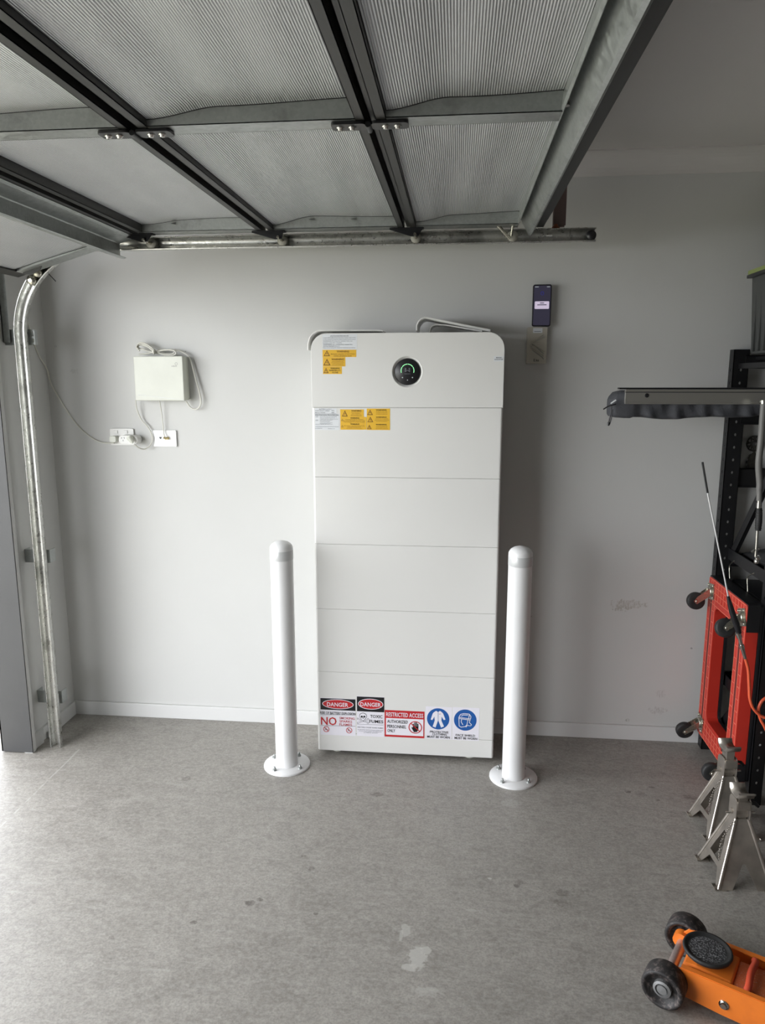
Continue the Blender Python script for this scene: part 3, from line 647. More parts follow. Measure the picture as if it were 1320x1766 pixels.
mb = MB('zinc'); a = at(858, 388, 'Y', -.10); b = at(880, 412, 'Y', -.085); mb.tube([a, b], .006, 6); a = at(886, 382, 'Y', -.10); mb.tube([a, b+Vector((.004, 0, .01))], .005, 6); mb.build('top_bracket', s1)
mb = MB('rollerplastic'); v = at(884, 409, 'Y', -.05); mb.lathe([(.008, -.066), (.019, -.064), (.017, -.055), (.019, -.046), (.006, -.044)], (v.x, 0, 2.053), 'Y', 20); mb.build('roller', s1)
# bottom rollers in the bend
TCX, TCZ, TR = -1.165, 1.72, .335
for a_ in (135, 141.5):
    x, z = TCX+TR*math.cos(math.radians(a_)), TCZ+TR*math.sin(math.radians(a_))
    mb = MB('zinc'); mb.lathe([(.006, -.075), (.016, -.073), (.019, -.060), (.017, -.05), (.019, -.042), (.006, -.04)], (x, 0, z), 'Y', 18); mb.build('roller', s4)
mb = MB('charcoal'); mb.M = T4; mb.prism([(.38, .0), (.46, .0), (.46, -.008), (.43, -.018), (.39, -.01)], [], (0, -.11, 0), (1,0,0), (0,0,1), (0,1,0), .003); mb.build('bottom_bracket', s4)

# ------------------------------------------------------------------ track
tr = thing('door_track', 'galvanised steel door track rising at left and bending along the wall', 'door track', (-1.5, -.04, 0))
ctr = [(-1.5, 0), (-1.5, 1.72)]+[(TCX+TR*math.cos(PI-PI/2*k/24), TCZ+TR*math.sin(PI-PI/2*k/24)) for k in range(1, 25)]+[(.667, 2.055)]
prof = [(-.019, -.058), (-.0225, -.060), (-.0235, -.056), (-.0235, -.044)]+[(-.0235*math.cos(PI*k/12), -.044+.022*math.sin(PI*k/12)) for k in range(1, 12)]+[(.0235, -.044), (.0235, -.056), (.0225, -.060), (.019, -.058)]
inner = [(r*.93, y-.0016 if y > -.055 else y) for r, y in prof]
mb = MB('track'); vs = []; N = len(prof)
for i, (x, z) in enumerate(ctr):
    a = Vector(ctr[max(0, i-1)]); b = Vector(ctr[min(len(ctr)-1, i+1)]); d = (b-a).normalized(); nr = Vector((d.y, -d.x))
    for L_ in (prof, inner):
        for (r, y) in L_: vs.append((x+nr.x*r, y, z+nr.y*r))
fs = []
for i in range(len(ctr)-1):
    a = i*2*N; b = (i+1)*2*N
    for k in range(N-1):
        fs.append((a+k, a+k+1, b+k+1, b+k)); fs.append((a+N+k, b+N+k, b+N+k+1, a+N+k+1))
    fs.append((a, b, b+N, a+N)); fs.append((a+N-1, a+2*N-1, b+2*N-1, b+N-1))
mb.add(vs, fs, 0, True); mb.build('track_rail', tr)
mb = MB('black'); mb.lathe([(.004, -.062), (.016, -.06), (.018, -.04), (.016, -.025), (.0001, -.025)], (.652, 0, 2.052), 'Y', 18); mb.build('end_stop', tr)
mb = MB('white_metal'); v = at(948, 406, 'Y', -.03); mb.tube([(v.x-.012, -.025, v.z), (v.x+.010, -.025, v.z)], .003, 8); mb.build('slot_bolt', tr)
mb = MB('galv')
def lbr(z, h=.055):
    mb = MB('galv'); mb.box((LX+.0005, -.018, z-h/2), (LX+.003, .018, z+h/2)); mb.box((LX+.003, -.021, z-h/2), (-1.478, -.018, z+h/2)); mb.box((-1.477, -.021, z-h/2), (-1.474, .02, z+h/2))
    mb.build('wall_bracket', tr)
lbr(.836); lbr(.214)
mb = MB('galv'); mb.box((LX+.0005, -.018, 1.69), (LX+.003, .02, 1.75)); mb.box((LX+.003, -.019, 1.69), (-1.470, -.016, 1.75)); mb.box((-1.464, -.019, 1.69), (-1.461, .0, 1.75)); mb.box((-1.470, -.019, 1.692), (-1.464, -.0175, 1.70)); mb.box((-1.470, -.019, 1.715), (-1.464, -.0175, 1.725)); mb.box((-1.470, -.019, 1.74), (-1.464, -.0175, 1.748)); mb.build('wall_bracket', tr)
mb = MB('galv'); mb.box((-1.583, -.035, 1.70), (-1.555, -.032, 2.10)); mb.box((-1.583, -.035, 1.70), (-1.580, .0, 2.10)); mb.build('header_angle', tr)
mb = MB('brown'); x0 = at(955, 388, 'Y', -.02).x; x1 = at(976, 388, 'Y', -.02).x; zb = 2.094
mb.box((x0, -.020, zb), (x0+.003, .012, CZ)); mb.box((x0, -.020+.030, zb), (x1, .0132, CZ)); mb.box((x0+.022, -.020, zb), (x1, -.017, CZ)); mb.box((x0, -.019, zb), (x0+.024, -.016, CZ)); mb.build('hanger_bracket', tr)['label'] = 'brown painted hanger from the ceiling'
mb = MB('rust'); v = at(959, 392, 'Y', -.03); mb.lathe([(.014, 2.079), (.014, 2.086), (.008, 2.09), (.006, 2.096), (.0001, 2.096)], (v.x, -.03, 0), 'Z', 6, smooth=False); mb.build('hanger_nut', tr)
mb = MB('black'); a = at(80, 468, 'Y', -.02); b = at(96, 485, 'Y', -.03); mb.tube([a, b], .0018, 6); mb.build('cable_tail', tr)

# ------------------------------------------------------------------ power point, data plate, cabinet box, cables
g1 = thing('power_outlet', 'white double power outlet low left of the wall box', 'power outlet', (-1.27, WY, 1.32))
a = at(189.5, 739, 'Y', .258); b = at(232, 768, 'Y', .258)
mb = MB('white'); mb.prism(rrect(a.x, b.x, b.z, a.z, .006, 3), [], (0, .256, 0), (1,0,0), (0,0,1), (0,1,0), .01); mb.build('face_plate', g1, .0015)
for px in (200, 217):
    v = at(px, 745, 'Y', .256); mb = MB('white'); mb.box((v.x-.009, .2525, v.z-.007), (v.x+.009, .256, v.z+.007)); mb.build('rocker_switch', g1, .001)
v = at(197, 757, 'Y', .24); mb = MB('cream'); mb.prism(rrect(v.x-.014, v.x+.014, v.z-.013, v.z+.013, .006, 3), [], (0, .225, 0), (1,0,0), (0,0,1), (0,1,0), .031)
pg = tag(mb.build('plug', None, .003), 'grey white plug at the left of the double power outlet', 'plug')
c0 = at(205, 758, 'Y', .215); c1 = at(238, 759, 'Y', .215)
ad = thing('double_adaptor', 'white double adaptor plugged into the power outlet', 'adaptor', ((c0.x+c1.x)/2, .24, c0.z))
mb = MB('white'); hh = .019; mb.prism(circ(c1.x-hh, c1.z, hh, 12, a0=-PI/2, a1=PI/2)+circ(c0.x+hh, c0.z, hh, 12, a0=PI/2, a1=3*PI/2), [], (0, .212, 0), (1,0,0), (0,0,1), (0,1,0), .044); mb.build('body', ad, .004)
mb = MB('ink'); v = at(212, 757, 'Y', .211)
for dx, dz, an in ((-.006, .004, .5), (.006, .004, -.5), (0, -.007, 0)):
    mb.M = Matrix.Translation((v.x+dx, .2118, v.z+dz)) @ Matrix.Rotation(an, 4, 'Y'); mb.box((-.001, -.0004, -.003), (.001, .0002, .003))
mb.build('socket', ad)
mb = MB('cream'); a = at(222, 756, 'Y', .19); mb.tube([(a.x, .212, a.z), (a.x, .195, a.z)], .013, 14); mb.tube([(a.x, .197, a.z+.004), (a.x+.012, .192, a.z-.014), (a.x+.017, .192, a.z-.020)], [.011, .008, .004], 10)
tag(mb.build('plug', None), 'cream plug pushed into the right of the double adaptor', 'plug')
g2 = thing('data_outlet', 'white wall plate with a data socket and a coaxial connector', 'wall plate', (-1.06, WY, 1.31))
a = at(263.5, 742, 'Y', .258); b = at(305, 770.5, 'Y', .258)
mb = MB('white_metal'); mb.prism(rrect(a.x, b.x, b.z, a.z, .004, 3), [], (0, .257, 0), (1,0,0), (0,0,1), (0,1,0), .009); mb.build('face_plate', g2, .0012)
v = at(277, 755.5, 'Y', .257); mb = MB('ink'); mb.prism([(v.x-.006, v.z+.005), (v.x+.006, v.z+.005), (v.x+.004, v.z-.001), (v.x, v.z-.005), (v.x-.004, v.z-.001)], [], (0, .2566, 0), (1,0,0), (0,0,1), (0,1,0), .001); mb.build('socket', g2)
v = at(289, 756, 'Y', .25); mb = MB('brass'); mb.tube([(v.x, .257, v.z), (v.x-.004, .240, v.z)], .006, 12); mb.tube([(v.x-.004, .240, v.z), (v.x-.008, .232, v.z+.004)], .0045, 10); mb.build('coaxial_connector', g2)
# wall box
wb = thing('wall_box', 'cream plastic equipment box on the wall with a cable coiled on top', 'equipment box', (-1.053, WY, 1.47))
FY = .196; a = at(229.4, 614, 'Y', FY); b = at(318.3, 691, 'Y', FY)
mb = MB('cream'); mb.box((a.x, FY, b.z), (b.x, FY+.05, a.z-.001)); mb.build('cover', wb, .003)
mb = MB('cream'); mb.box((a.x+.004, FY+.05, b.z+.004), (b.x-.001, WY, a.z-.004)); mb.build('back_plate', wb, .002)
mb = MB('labelwhite'); mb.sheet([(a.x+.008, b.z+.022), (a.x+.020, b.z+.024), (b.x-.005, b.z+.004)], FY-.0006, FY, -.0012); mb.build('embossed_line', wb)
mb = MB('faintmark'); v = at(301, 631, 'Y', FY); g, fs = text_geo('nbn'); 
mb.add([(v.x-.012+.022*u_, FY-.0004, v.z-.004+.007*w_) for u_, w_ in g], fs, 0); mb.M = Matrix.Translation((v.x+.008, FY-.0002, v.z+.008)); mb.lathe([(.0045, 0), (.006, .0)], (0,0,0), 'Y', 16, cap=False)
mb.build('printed_mark', wb)
def cable(name, pts, r, label, mat='graycable', cat='cable', n=8):
    mb = MB(mat); mb.tube(spline(pts, n), r, 8); return tag(mb.build(name), label, cat)
W = lambda px, py, Y=.25: at(px, py, 'Y', Y)
cable('cable', [W(234, 690, .23), W(236, 705, .24), W(244, 724, .25), W(256, 738, .25), W(263, 755, .25), W(259, 768, .245), W(249, 774.5, .23), W(239, 772, .21), W(231.5, 766, .195)], .0028, 'grey cable looping from the wall box down to the plug in the adaptor')
cable('cable', [W(275, 690, .23), W(278.5, 710, .245), W(281.5, 735, .25), W(283, 750, .245), W(287, 756.5, .238)], .0022, 'thin grey cable dropping from the wall box to the data wall plate')
mb = MB('graycable')
base = [(235, 603), (239, 596), (248, 594), (258, 600), (270, 607), (285, 612), (300, 612), (304, 606), (296, 603), (280, 605), (268, 607), (250, 607), (238, 603)]
loops = [[(238.5, 602), (235.5, 598), (240, 592), (250, 592), (262, 600), (269, 606), (285, 612.5), (298, 613), (304, 609), (298, 604), (284, 603.5), (269, 606.5), (252, 610), (240, 611)],
         [(241, 605), (236.5, 600), (239, 595), (247, 593.5), (258, 600), (268, 608), (282, 610), (295, 611), (301, 608.5)],
         [(269, 607), (256, 606), (245, 602), (238, 599), (242, 594.5), (252, 597), (266, 604)],
         [(269, 605), (285, 603), (305, 604), (320, 610), (327, 617), (332, 632), (338, 655), (345, 680), (346.5, 695), (343, 703), (336, 706), (328, 702), (321, 692)]]
for i, lp in enumerate(loops):
    mb.tube(spline([W(x, y, .222+.006*i if x < 325 else .245) for x, y in lp], 6), .0033, 8)
v = W(269, 606.5, .23); mb.tube([(v.x-.003, .21, v.z), (v.x+.003, .21, v.z)], .012, 10)
tag(mb.build('cable_bundle'), 'tied bundle of grey cable on the wall box with a loop hanging at right', 'cable')
cn = at(75, 604, 'Y', .26)
cable('cable', [(LX+.004, .14, 1.80), (LX+.004, .165, 1.74), (LX+.004, .2, 1.665), (LX+.010, .25, 1.60), W(88, 661, .262), W(110, 700, .262), W(135, 735, .262), W(160, 756, .262), W(178, 763.5, .258), W(197, 764, .235)], .0031, 'thin pale cable sagging from the left corner to the power outlet')
# keypad box and phone
a = at(911, 565, 'Y', .232); b = at(944, 628, 'Y', .232)
kp = thing('wall_controller', 'beige wall controller box with a raised angular emblem below the phone', 'controller', ((a.x+b.x)/2, WY, b.z))
M['beige'] = paint('beige_plastic', (.50, .47, .40), .45, .04, 12, .02)
x0, x1, z0, z1 = .468, .546, 1.617, 1.760
mb = MB('beige'); mb.prism(rrect(x0, x1, z0, z1, .004, 3), [], (0, .236, 0), (1,0,0), (0,0,1), (0,1,0), .03); mb.build('housing', kp, .003)
mb = MB('beige'); V = lambda u, w_: (x0+(x1-x0)*u, .234, z0+(z1-z0)*w_)
for pts, r in (([V(.80, .80), V(.22, .58), V(.13, .50), V(.20, .42), V(.85, .20)], .0022), ([V(.92, .74), V(.40, .58), V(.25, .53), V(.9, .33)], .0018), ([V(.25, .5), V(.30, .44), V(.80, .27)], .0018)): mb.tube(pts, r, 6)
mb.build('emblem', kp); mb = MB('faintmark')
for pts in ([V(.86, .745), V(.30, .56)], [V(.22, .47), V(.34, .52), V(.86, .27)], [V(.26, .38), V(.80, .17), V(.86, .12)]): mb.tube([(a_, .2355, b_) for a_, _y, b_ in pts], .0014, 5)
mb.build('emblem_shade', kp)  # dark strokes painted as shade under the emblem's ridges
mb = MB('labelwhite'); mb.box((*V(.28, .84)[:1], .2352, V(0, .84)[2]), (V(.75, 0)[0], .236, V(0, .97)[2])); mb.build('white_sticker', kp)
mb = MB('ink'); g, fs = text_geo('E.ka'); mb.add([(V(.36, 0)[0]+.021*u_, .2355, V(0, .06)[2]+.010*w_) for u_, w_ in g], fs)
mb.build('printed_mark', kp); mb = MB('inkgray'); mb.box((V(.34, 0)[0], .2349, V(0, .875)[2]), (V(.68, 0)[0], .2352, V(0, .888)[2])); mb.build('printed_mark', kp)
ph = thing('phone', 'black smartphone with a white pop-up on its screen, standing on the wall controller', 'phone', (.52, .235, 1.762))
mb = MB('black'); mb.prism(rrect(.4835, .5565, 1.7725-.011, 1.9225, .008, 4), [], (0, .228, 0), (1,0,0), (0,0,1), (0,1,0), .009); mb.build('body', ph, .0015)
mb = MB('screen'); mb.prism(rrect(.4875, .5525, 1.7665, 1.918, .005, 4), [], (0, .2274, 0), (1,0,0), (0,0,1), (0,1,0), .0006); sc_ = mb.build('screen', ph)
mb = MB('popup'); mb.prism(rrect(.492, .548, 1.829, 1.858, .003, 3), [], (0, .2268, 0), (1,0,0), (0,0,1), (0,1,0), .0004); pu = mb.build('popup_window', sc_)
mb = MB(['screen', 'screenblue', 'white_led']); mb.box((.512, .2264, 1.850), (.528, .2268, 1.853)); mb.build('popup_text', pu); mb = MB(['screen', 'screenblue', 'white_led']); mb.box((.502, .2264, 1.843), (.538, .2268, 1.846)); mb.build('popup_text', pu); mb = MB(['screen', 'screenblue', 'white_led'])
mb.prism(rrect(.5135, .5265, 1.881, 1.896, .006, 4), [rrect(.517, .523, 1.881+.002, 1.893, .002, 3)], (0, .2268, 0), (1,0,0), (0,0,1), (0,1,0), .0004, 1)
mb.box((.491, .2268, 1.912), (.505, .2271, 1.914), 2); mb.box((.537, .2268, 1.912), (.549, .2271, 1.914), 2); mb.build('screen_marks', sc_)

# ------------------------------------------------------------------ black steel rack at right
rk = thing('storage_rack', 'black steel storage rack with slotted uprights against the right of the wall', 'rack', (1.32, 0, 0))
def slot_holes(u, z0, z1, step=.05, r=.0045):
    return [circ(u, z, r, 6, r*1.4) for z in [z0+step*k for k in range(int((z1-z0)/step)+1)]]
def post(x, y, w, d, z1, hole=True, side=1):
    mb = MB('blacksteel')
    mb.prism([(0, 0), (w, 0), (w, z1), (0, z1)], slot_holes(w*.52, .04, z1-.03), (x, y, 0), (1,0,0), (0,0,1), (0,1,0), .0025)
    mb.prism([(0, 0), (d, 0), (d, z1), (0, z1)], slot_holes(d*.5, .04, z1-.03), (x, y, 0), (0,side,0), (0,0,1), (1,0,0), .0025)
    mb.box((x+w-.002, y, 0), (x+w, y+.012*side, z1)); return mb.build('upright', rk)
post(1.255, .2, .058, .045, 1.668)
mb = MB('blacksteel'); mb.box((1.2525, .198, 1.30), (1.2535, .2, 1.40)); 
post(1.292, -.212, .046, .05, 1.668)
post(2.75, .2, .058, .045, 1.668); post(2.75, -.212, .046, .05, 1.668)
def beam(z, y, h=.05, x0=1.30, name='shelf_beam'):
    mb = MB('blacksteel'); mb.box((x0, y-.003, z-h), (2.80, y+.003, z)); mb.box((x0, y-.003, z-.003), (2.80, y+.02, z)); mb.box((x0, y-.012, z-h), (2.8, y, z-h+.003)); mb.build(name, rk)
for z in (1.645, 1.43, .86, .35): beam(z, .2); beam(z, -.212, .05, 1.335)
beam(1.205, .215, .075)
mb = MB('blacksteel'); mb.box((1.275, -.2, 1.595), (1.29, .2, 1.615)); mb.build('end_brace', rk)
for z in (1.64, .855, .345):
    mb = MB('blacksteel'); mb.box((1.335, -.20, z-.012), (2.76, .2, z)); mb.build('shelf', rk)
def bar(a, b, w_=.034, name='end_brace'):
    mb = MB('blacksteel'); a = Vector(a); b = Vector(b); d = (b-a).normalized(); n_ = Vector((1,0,0)).cross(d).normalized()*w_/2
    mb.add([a+n_, a-n_, b-n_, b+n_, a+n_+Vector((.004,0,0)), a-n_+Vector((.004,0,0)), b-n_+Vector((.004,0,0)), b+n_+Vector((.004,0,0))], [(0,1,2,3),(4,5,6,7),(0,1,5,4),(2,3,7,6),(0,3,7,4),(1,2,6,5)])
    mb.add([a+n_, b+n_, b+n_+Vector((.015,0,0)), a+n_+Vector((.015,0,0))], [(0,1,2,3)]); return mb.build(name, rk)
bar((1.30, .18, .86), (1.325, -.19, 1.40)); bar((1.30, .18, .10), (1.30, -.19, .50))
for z in (.86, .35): bar((1.297, .2, z), (1.297, -.2, z), .045)
# lidded tote bins on top
def tote(x, y, z, w, d, h, label):
    t_ = thing('storage_bin', label, 'storage bin', (x+w/2, y+d/2, z), group='lidded bins on the rack')
    mb = MB('graybin'); e = .014
    vs = [(x+e*2, y+e*2, z), (x+w-e*2, y+e*2, z), (x+w-e*2, y+d-e*2, z), (x+e*2, y+d-e*2, z), (x+e, y+e, z+h-.02), (x+w-e, y+e, z+h-.02), (x+w-e, y+d-e, z+h-.02), (x+e, y+d-e, z+h-.02)]
    mb.add(vs, [(0,1,2,3),(4,5,6,7),(0,1,5,4),(1,2,6,5),(2,3,7,6),(3,0,4,7)])
    for k in range(5): mb.box((x+e*1.2, y+.06+k*(d-.12)/4-.004, z+.01), (x+e*2.2, y+.06+k*(d-.12)/4+.004, z+h-.03))
    mb.build('body', t_, .004)
    mb = MB('black'); mb.box((x, y, z+h-.022), (x+w, y+d, z+h-.010)); mb.build('rim', t_, .002)
    mb = MB('lime'); mb.box((x+.002, y+.002, z+h-.010), (x+w-.002, y+d-.002, z+h+.006)); mb.build('lid', t_, .003)
tote(1.262, -.157, 1.6465, .50, .315, .30, 'grey storage bin with lime lid standing on the rack top')
tote(1.305, -.157, 1.955, .48, .315, .27, 'upper lime lidded storage bin stacked on the other bin')

# folded awning in its sleeve
aw = thing('awning_bag', 'long grey cloth sleeve with an aluminium rail, sticking out of the rack', 'awning', (1.3, -.06, 1.43))
AY = -.11
a = at(1053, 700, 'Y', AY); XL = at(1060, 700, 'Y', AY).x
zt = at(1085, 673, 'Y', AY).z; zb = at(1110, 722, 'Y', AY).z
mb = MB('cloth'); xs = [XL-.004, XL, XL+.012, XL+.04, XL+.06]+[XL+.06+.01*k for k in range(1, 112)]
ring = []; NV = 20; zc = (zt+zb)/2; vs = []; fs = []
for i, x in enumerate(xs):
    k = [.84, .92, .97, 1, 1][i] if i < 5 else 1
    lift = .0 if x < 1.05 else (x-1.05)*.055
    for j in range(NV):
        a_ = 2*PI*j/NV; cx_, cz_ = math.cos(a_), math.sin(a_)
        sx_ = math.copysign(abs(cx_)**.3, cx_); sz_ = math.copysign(abs(cz_)**.3, cz_)
        y = AY+.062+.060*sx_*k; hz = (zt-zb)/2
        z = zc+hz*sz_*(k if sz_ < 0 or i > 3 else [.35, .55, .85, 1][i])
        if sz_ < -.3: z += lift*(abs(sz_))+ (.004*math.sin(x*25) if i > 4 else 0)
        if sx_ < -.5 and sz_ < .1: y += .007*math.sin(x*75+sz_*6)+.004*math.sin(x*130+3*sz_)
        vs.append((x, y, z))
for i in range(len(xs)-1):
    for j in range(NV): fs.append((i*NV+j, i*NV+(j+1) % NV, (i+1)*NV+(j+1) % NV, (i+1)*NV+j))
mb.add(vs, fs, 0, True); mb.add(vs[:NV], [tuple(range(NV))]); mb.add(vs[-NV:], [tuple(range(NV))]); mb.build('sleeve', aw)
RX = at(1078, 690, 'Y', AY-.004).x; r1 = at(1079, 671.5, 'Y', AY-.006).z; r2 = at(1079, 697, 'Y', AY-.006).z
mb = MB('alu'); mb.box((RX, AY-.006, r2+.004), (XL+1.15, AY+.012, r1-.003)); mb.box((RX, AY-.010, r2), (XL+1.15, AY+.006, r2+.006)); mb.box((RX, AY-.010, r1-.006), (XL+1.15, AY+.006, r1)); mb.build('rail', aw, .001)
mb = MB('black'); mb.box((RX-.02, AY-.002, r1), (XL+1.15, AY+.03, r1+.006)); mb.box((RX, AY-.0068, r1-.011), (XL+1.15, AY-.0058, r1-.009)); mb.build('rail_seal', aw)
v = at(1116, 682, 'Y', AY-.006); mb = MB('black'); mb.lathe([(.0045, -.001), (.0075, -.0015), (.0075, .001)], (v.x, AY-.006, v.z), 'Y', 16); mb.build('rail_grommet', aw)
mb = MB('black'); Q = lambda px, py: at(px, py, 'Y', AY-.01)
mb.tube(spline([Q(1063, 697), Q(1055, 699), Q(1049, 701), Q(1041, 706)], 4), .0025, 6)
mb.tube(spline([Q(1055, 700), Q(1054, 712), Q(1051, 725), Q(1049, 733), Q(1052, 731), Q(1056, 716), Q(1057, 706)], 4), .0022, 6); mb.tube([Q(1050, 728), Q(1049.5, 734)], .004, 8); mb.build('zip_cord', aw)
mb = MB('labelwhite'); a = Q(1054, 696); b = Q(1063, 690); mb.tube([a, b], .0028, 6); mb.build('strap', aw)

# corrugated hose with gauge handle
oh = thing('grease_hose', 'grey corrugated hose ending in a black grip and steel tube, hanging by the rack', 'hose', at(1305, 760, 'Y', -.16))
H = lambda px, py: at(px, py, 'Y', -.18)
pts = spline([H(1318, 693), H(1316, 720), H(1313, 760), H(1309, 800), H(1311, 835), H(1310, 846)], 10)
mb = MB('corr'); dens = []
for i in range(len(pts)-1):
    for k in range(3): dens.append(pts[i].lerp(pts[i+1], k/3))
mb.tube(dens, [.0105+(.0012 if i % 2 else -.0008) for i in range(len(dens))], 12); mb.tube([H(1310.5, 842), H(1310, 863)], .0095, 12); mb.build('hose', oh)
mb = MB('chrome'); mb.tube([H(1318, 690), H(1318, 696)], .013, 12); mb.build('coupling', oh); mb = MB('chrome'); mb.tube([H(1310, 862), H(1310, 867)], .007, 12); mb.tube([H(1310, 867), H(1309.5, 876)], .009, 6); mb.build('coupling', oh)
mb = MB('rubber'); mb.tube([H(1310, 876), H(1310, 886), H(1309, 900), H(1308, 915)], [.009, .0105, .0115, .0095], 12)
for k in range(8): v = H(1309.8-.2*k, 880+4.4*k); mb.lathe([(.0105, -.001), (.0122, 0), (.0105, .001)], v, 'Z', 12)
mb.build('grip', oh)
mb = MB('chrome'); mb.tube([H(1307, 915), H(1305.5, 940), H(1304, 960)], .0052, 10); mb.tube([H(1306, 960), H(1310, 964)], .009, 8); mb.lathe([(.004, -.01), (.009, -.006), (.010, 0), (.008, .008), (.003, .01)], H(1306, 968), 'Z', 10); mb.tube([H(1297, 953), H(1303, 948)], .005, 6); mb.tube([H(1307, 948), H(1311, 946)], .005, 6); mb.build('nozzle', oh)

# dark cutout ornament hanging on the wall behind the rack
M['ornament'] = paint('dark_ornament', (.035, .032, .024), .7, .4, 60, .5)
og = thing('hanging_ornament', 'dark openwork disc with a leaf shape below, hung on the wall behind the hose', 'ornament', at(1300, 790, 'Y', .25))
K = lambda px, py: at(px, py, 'Y', .25)
mb = MB('ornament'); c_ = K(1302, 765)
mb.tube([(c_.x+.030*math.cos(2*PI*k/24), .25, c_.z+.030*math.sin(2*PI*k/24)) for k in range(24)], .003, 6, closed=True)
for k in range(9):
    a_ = k*.7; b_ = a_+2.2+.3*math.sin(k); mb.tube([(c_.x+.03*math.cos(a_), .25, c_.z+.03*math.sin(a_)), (c_.x+.010*math.cos(a_+1), .249, c_.z+.010*math.sin(a_+1)), (c_.x+.03*math.cos(b_), .25, c_.z+.03*math.sin(b_))], .0026, 5)
mb.build('disc', og)
mb = MB('ornament'); mb.tube([K(1299, 775), K(1304, 786)], .004, 6); mb.build('stem', og)
mb = MB('ornament'); L1 = [(1300, 780), (1296, 784), (1293, 789), (1290, 790), (1291.5, 794), (1287, 798), (1290, 800), (1288, 807), (1290, 807), (1289.5, 815), (1292, 816), (1293, 821), (1297, 824), (1304, 818), (1309, 806), (1308, 793), (1304, 784)]
pp_ = [(K(*z_).x, K(*z_).z) for z_ in L1]; mb.prism(pp_, [], (0, .245, 0), (1,0,0), (0,0,1), (0,1,0), .012); mb.build('leaf', og, .003)

# black bag on the mid shelf with wire hooks
tp = MB('darkcloth'); vs = []; fs = []
bp = [(1.345, .16, .857), (1.345, .02, .857), (1.345, -.16, .857), (1.40, -.17, .857), (1.62, -.17, .857), (1.62, .17, .857)]
tops = [(1.325, .16, .870), (1.325, .02, .875), (1.335, -.14, .885), (1.36, -.06, .93), (1.55, -.10, .95), (1.55, .15, .93)]
tp.add(bp+tops, [(0,1,7,6),(1,2,8,7),(2,3,9,8),(3,4,10,9),(4,5,11,10),(5,0,6,11),(6,7,8,9),(6,9,10,11),(0,5,4,3,2,1)], 0, False)
tag(tp.build('black_bag', None, .012, seg=3), 'crumpled black bag slumped on the middle shelf of the rack', 'bag')
bk = thing('parts_tray', 'black tray hooked below the bag on the rack end', 'tray', (1.36, 0, .62))
mb = MB('blacksteel'); mb.box((1.312, -.16, .64), (1.60, .18, .76)); mb.build('body', bk, .006)
mb = MB('corr'); mb.box((1.305, -.165, .70), (1.311, .12, .745)); mb.build('front_lip', bk)
for (px, py, px2, py2) in ((1266, 968, 1259, 1007), (1300, 989, 1290, 1030)):
    mb = MB('zinc'); k_ = lambda x, y: at(x, y, 'X', 1.298)
    mb.tube(spline([at(px+4, py-1, 'X', 1.30), k_(px, py), k_(px2+1, py+5), k_(px2-.5, py+12), k_(px2, (py+py2)/2+6), k_(px2, py2)], 4), .0022, 7)
    tag(mb.build('wire_hook'), 'bent wire hook hanging %s' % ('nearest the far upright, above the red dolly' if px < 1280 else 'at the right, above the corner of the red dolly'), 'hook', 'wire hooks on the rack end')

# ------------------------------------------------------------------ red wheeled dolly on its edge
DXX = 1.232; DY0, DY1, DZ0, DZ1 = -.20, .197, .085, .765
LEAN = .02
dl_ = thing('wheeled_dolly', 'red plastic wheeled dolly standing on edge against the rack', 'dolly', (1.26, 0, .05))
DT = Matrix.Translation((DXX, 0, 0))
def dp(a, b): return (a, b)
fw = .085
inn = rrect(DY0+fw, DY1-fw, DZ0+fw+.01, DZ1-fw-.02, .03, 4)
mb = MB('red'); mb.prism(rrect(DY0, DY1, DZ0, DZ1, .012, 3), [inn], (DXX, 0, 0), (0,1,0), (0,0,1), (1,0,0), .045); frm = mb.build('frame', dl_, .003)
mb = MB('redline')
def ln(y0, z0, y1, z1, w_=.0014):
    a = Vector((0, y0, z0)); b = Vector((0, y1, z1)); d = (b-a).normalized(); n_ = Vector((0, -d.z, d.y))*w_; 
    mb.prism([((a+n_).y, (a+n_).z), ((b+n_).y, (b+n_).z), ((b-n_).y, (b-n_).z), ((a-n_).y, (a-n_).z)], [], (DXX-.0012, 0, 0), (0,1,0), (0,0,1), (1,0,0), .0012)
for ya in (DY0+.004, DY0+.030, DY0+.052, DY0+.080, DY1-.004, DY1-.030, DY1-.052, DY1-.080): ln(ya, DZ0+.004, ya, DZ1-.004)
for za in (DZ0+.004, DZ0+.028, DZ0+.052, DZ0+.078, DZ1-.004, DZ1-.028, DZ1-.052, DZ1-.078, DZ1-.1): ln(DY0+.004, za, DY1-.004, za)
for k in range(1, 11):
    z_ = DZ0+.08+k*(DZ1-DZ0-.16)/11
    for ya, yb in ((DY0+.004, DY0+.030), (DY0+.052, DY0+.08), (DY1-.08, DY1-.052), (DY1-.03, DY1-.004)): ln(ya, z_, yb, z_)
for k in range(1, 8):
    y_ = DY0+.08+k*(DY1-DY0-.16)/8
    ln(y_, DZ0+.004, y_, DZ0+.078); ln(y_, DZ1-.078, y_, DZ1-.004)
mb.build('raised_grid', frm)['label'] = 'pale raised grid lines'
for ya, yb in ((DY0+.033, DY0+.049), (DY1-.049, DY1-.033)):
    mb = MB('darkred'); mb.box((DXX-.0006, ya, DZ0+.08), (DXX, yb, DZ1-.08)); mb.build('groove_shade', frm)  # flat dark strip painted as the shade inside a groove
mb = MB('black'); mb.prism(rrect(DY0, DY1, DZ0-.004, DZ1+.002, .012, 3), [inn], (DXX+.046, 0, 0), (0,1,0), (0,0,1), (1,0,0), .012)
mb.build('foam_top', dl_, .002)
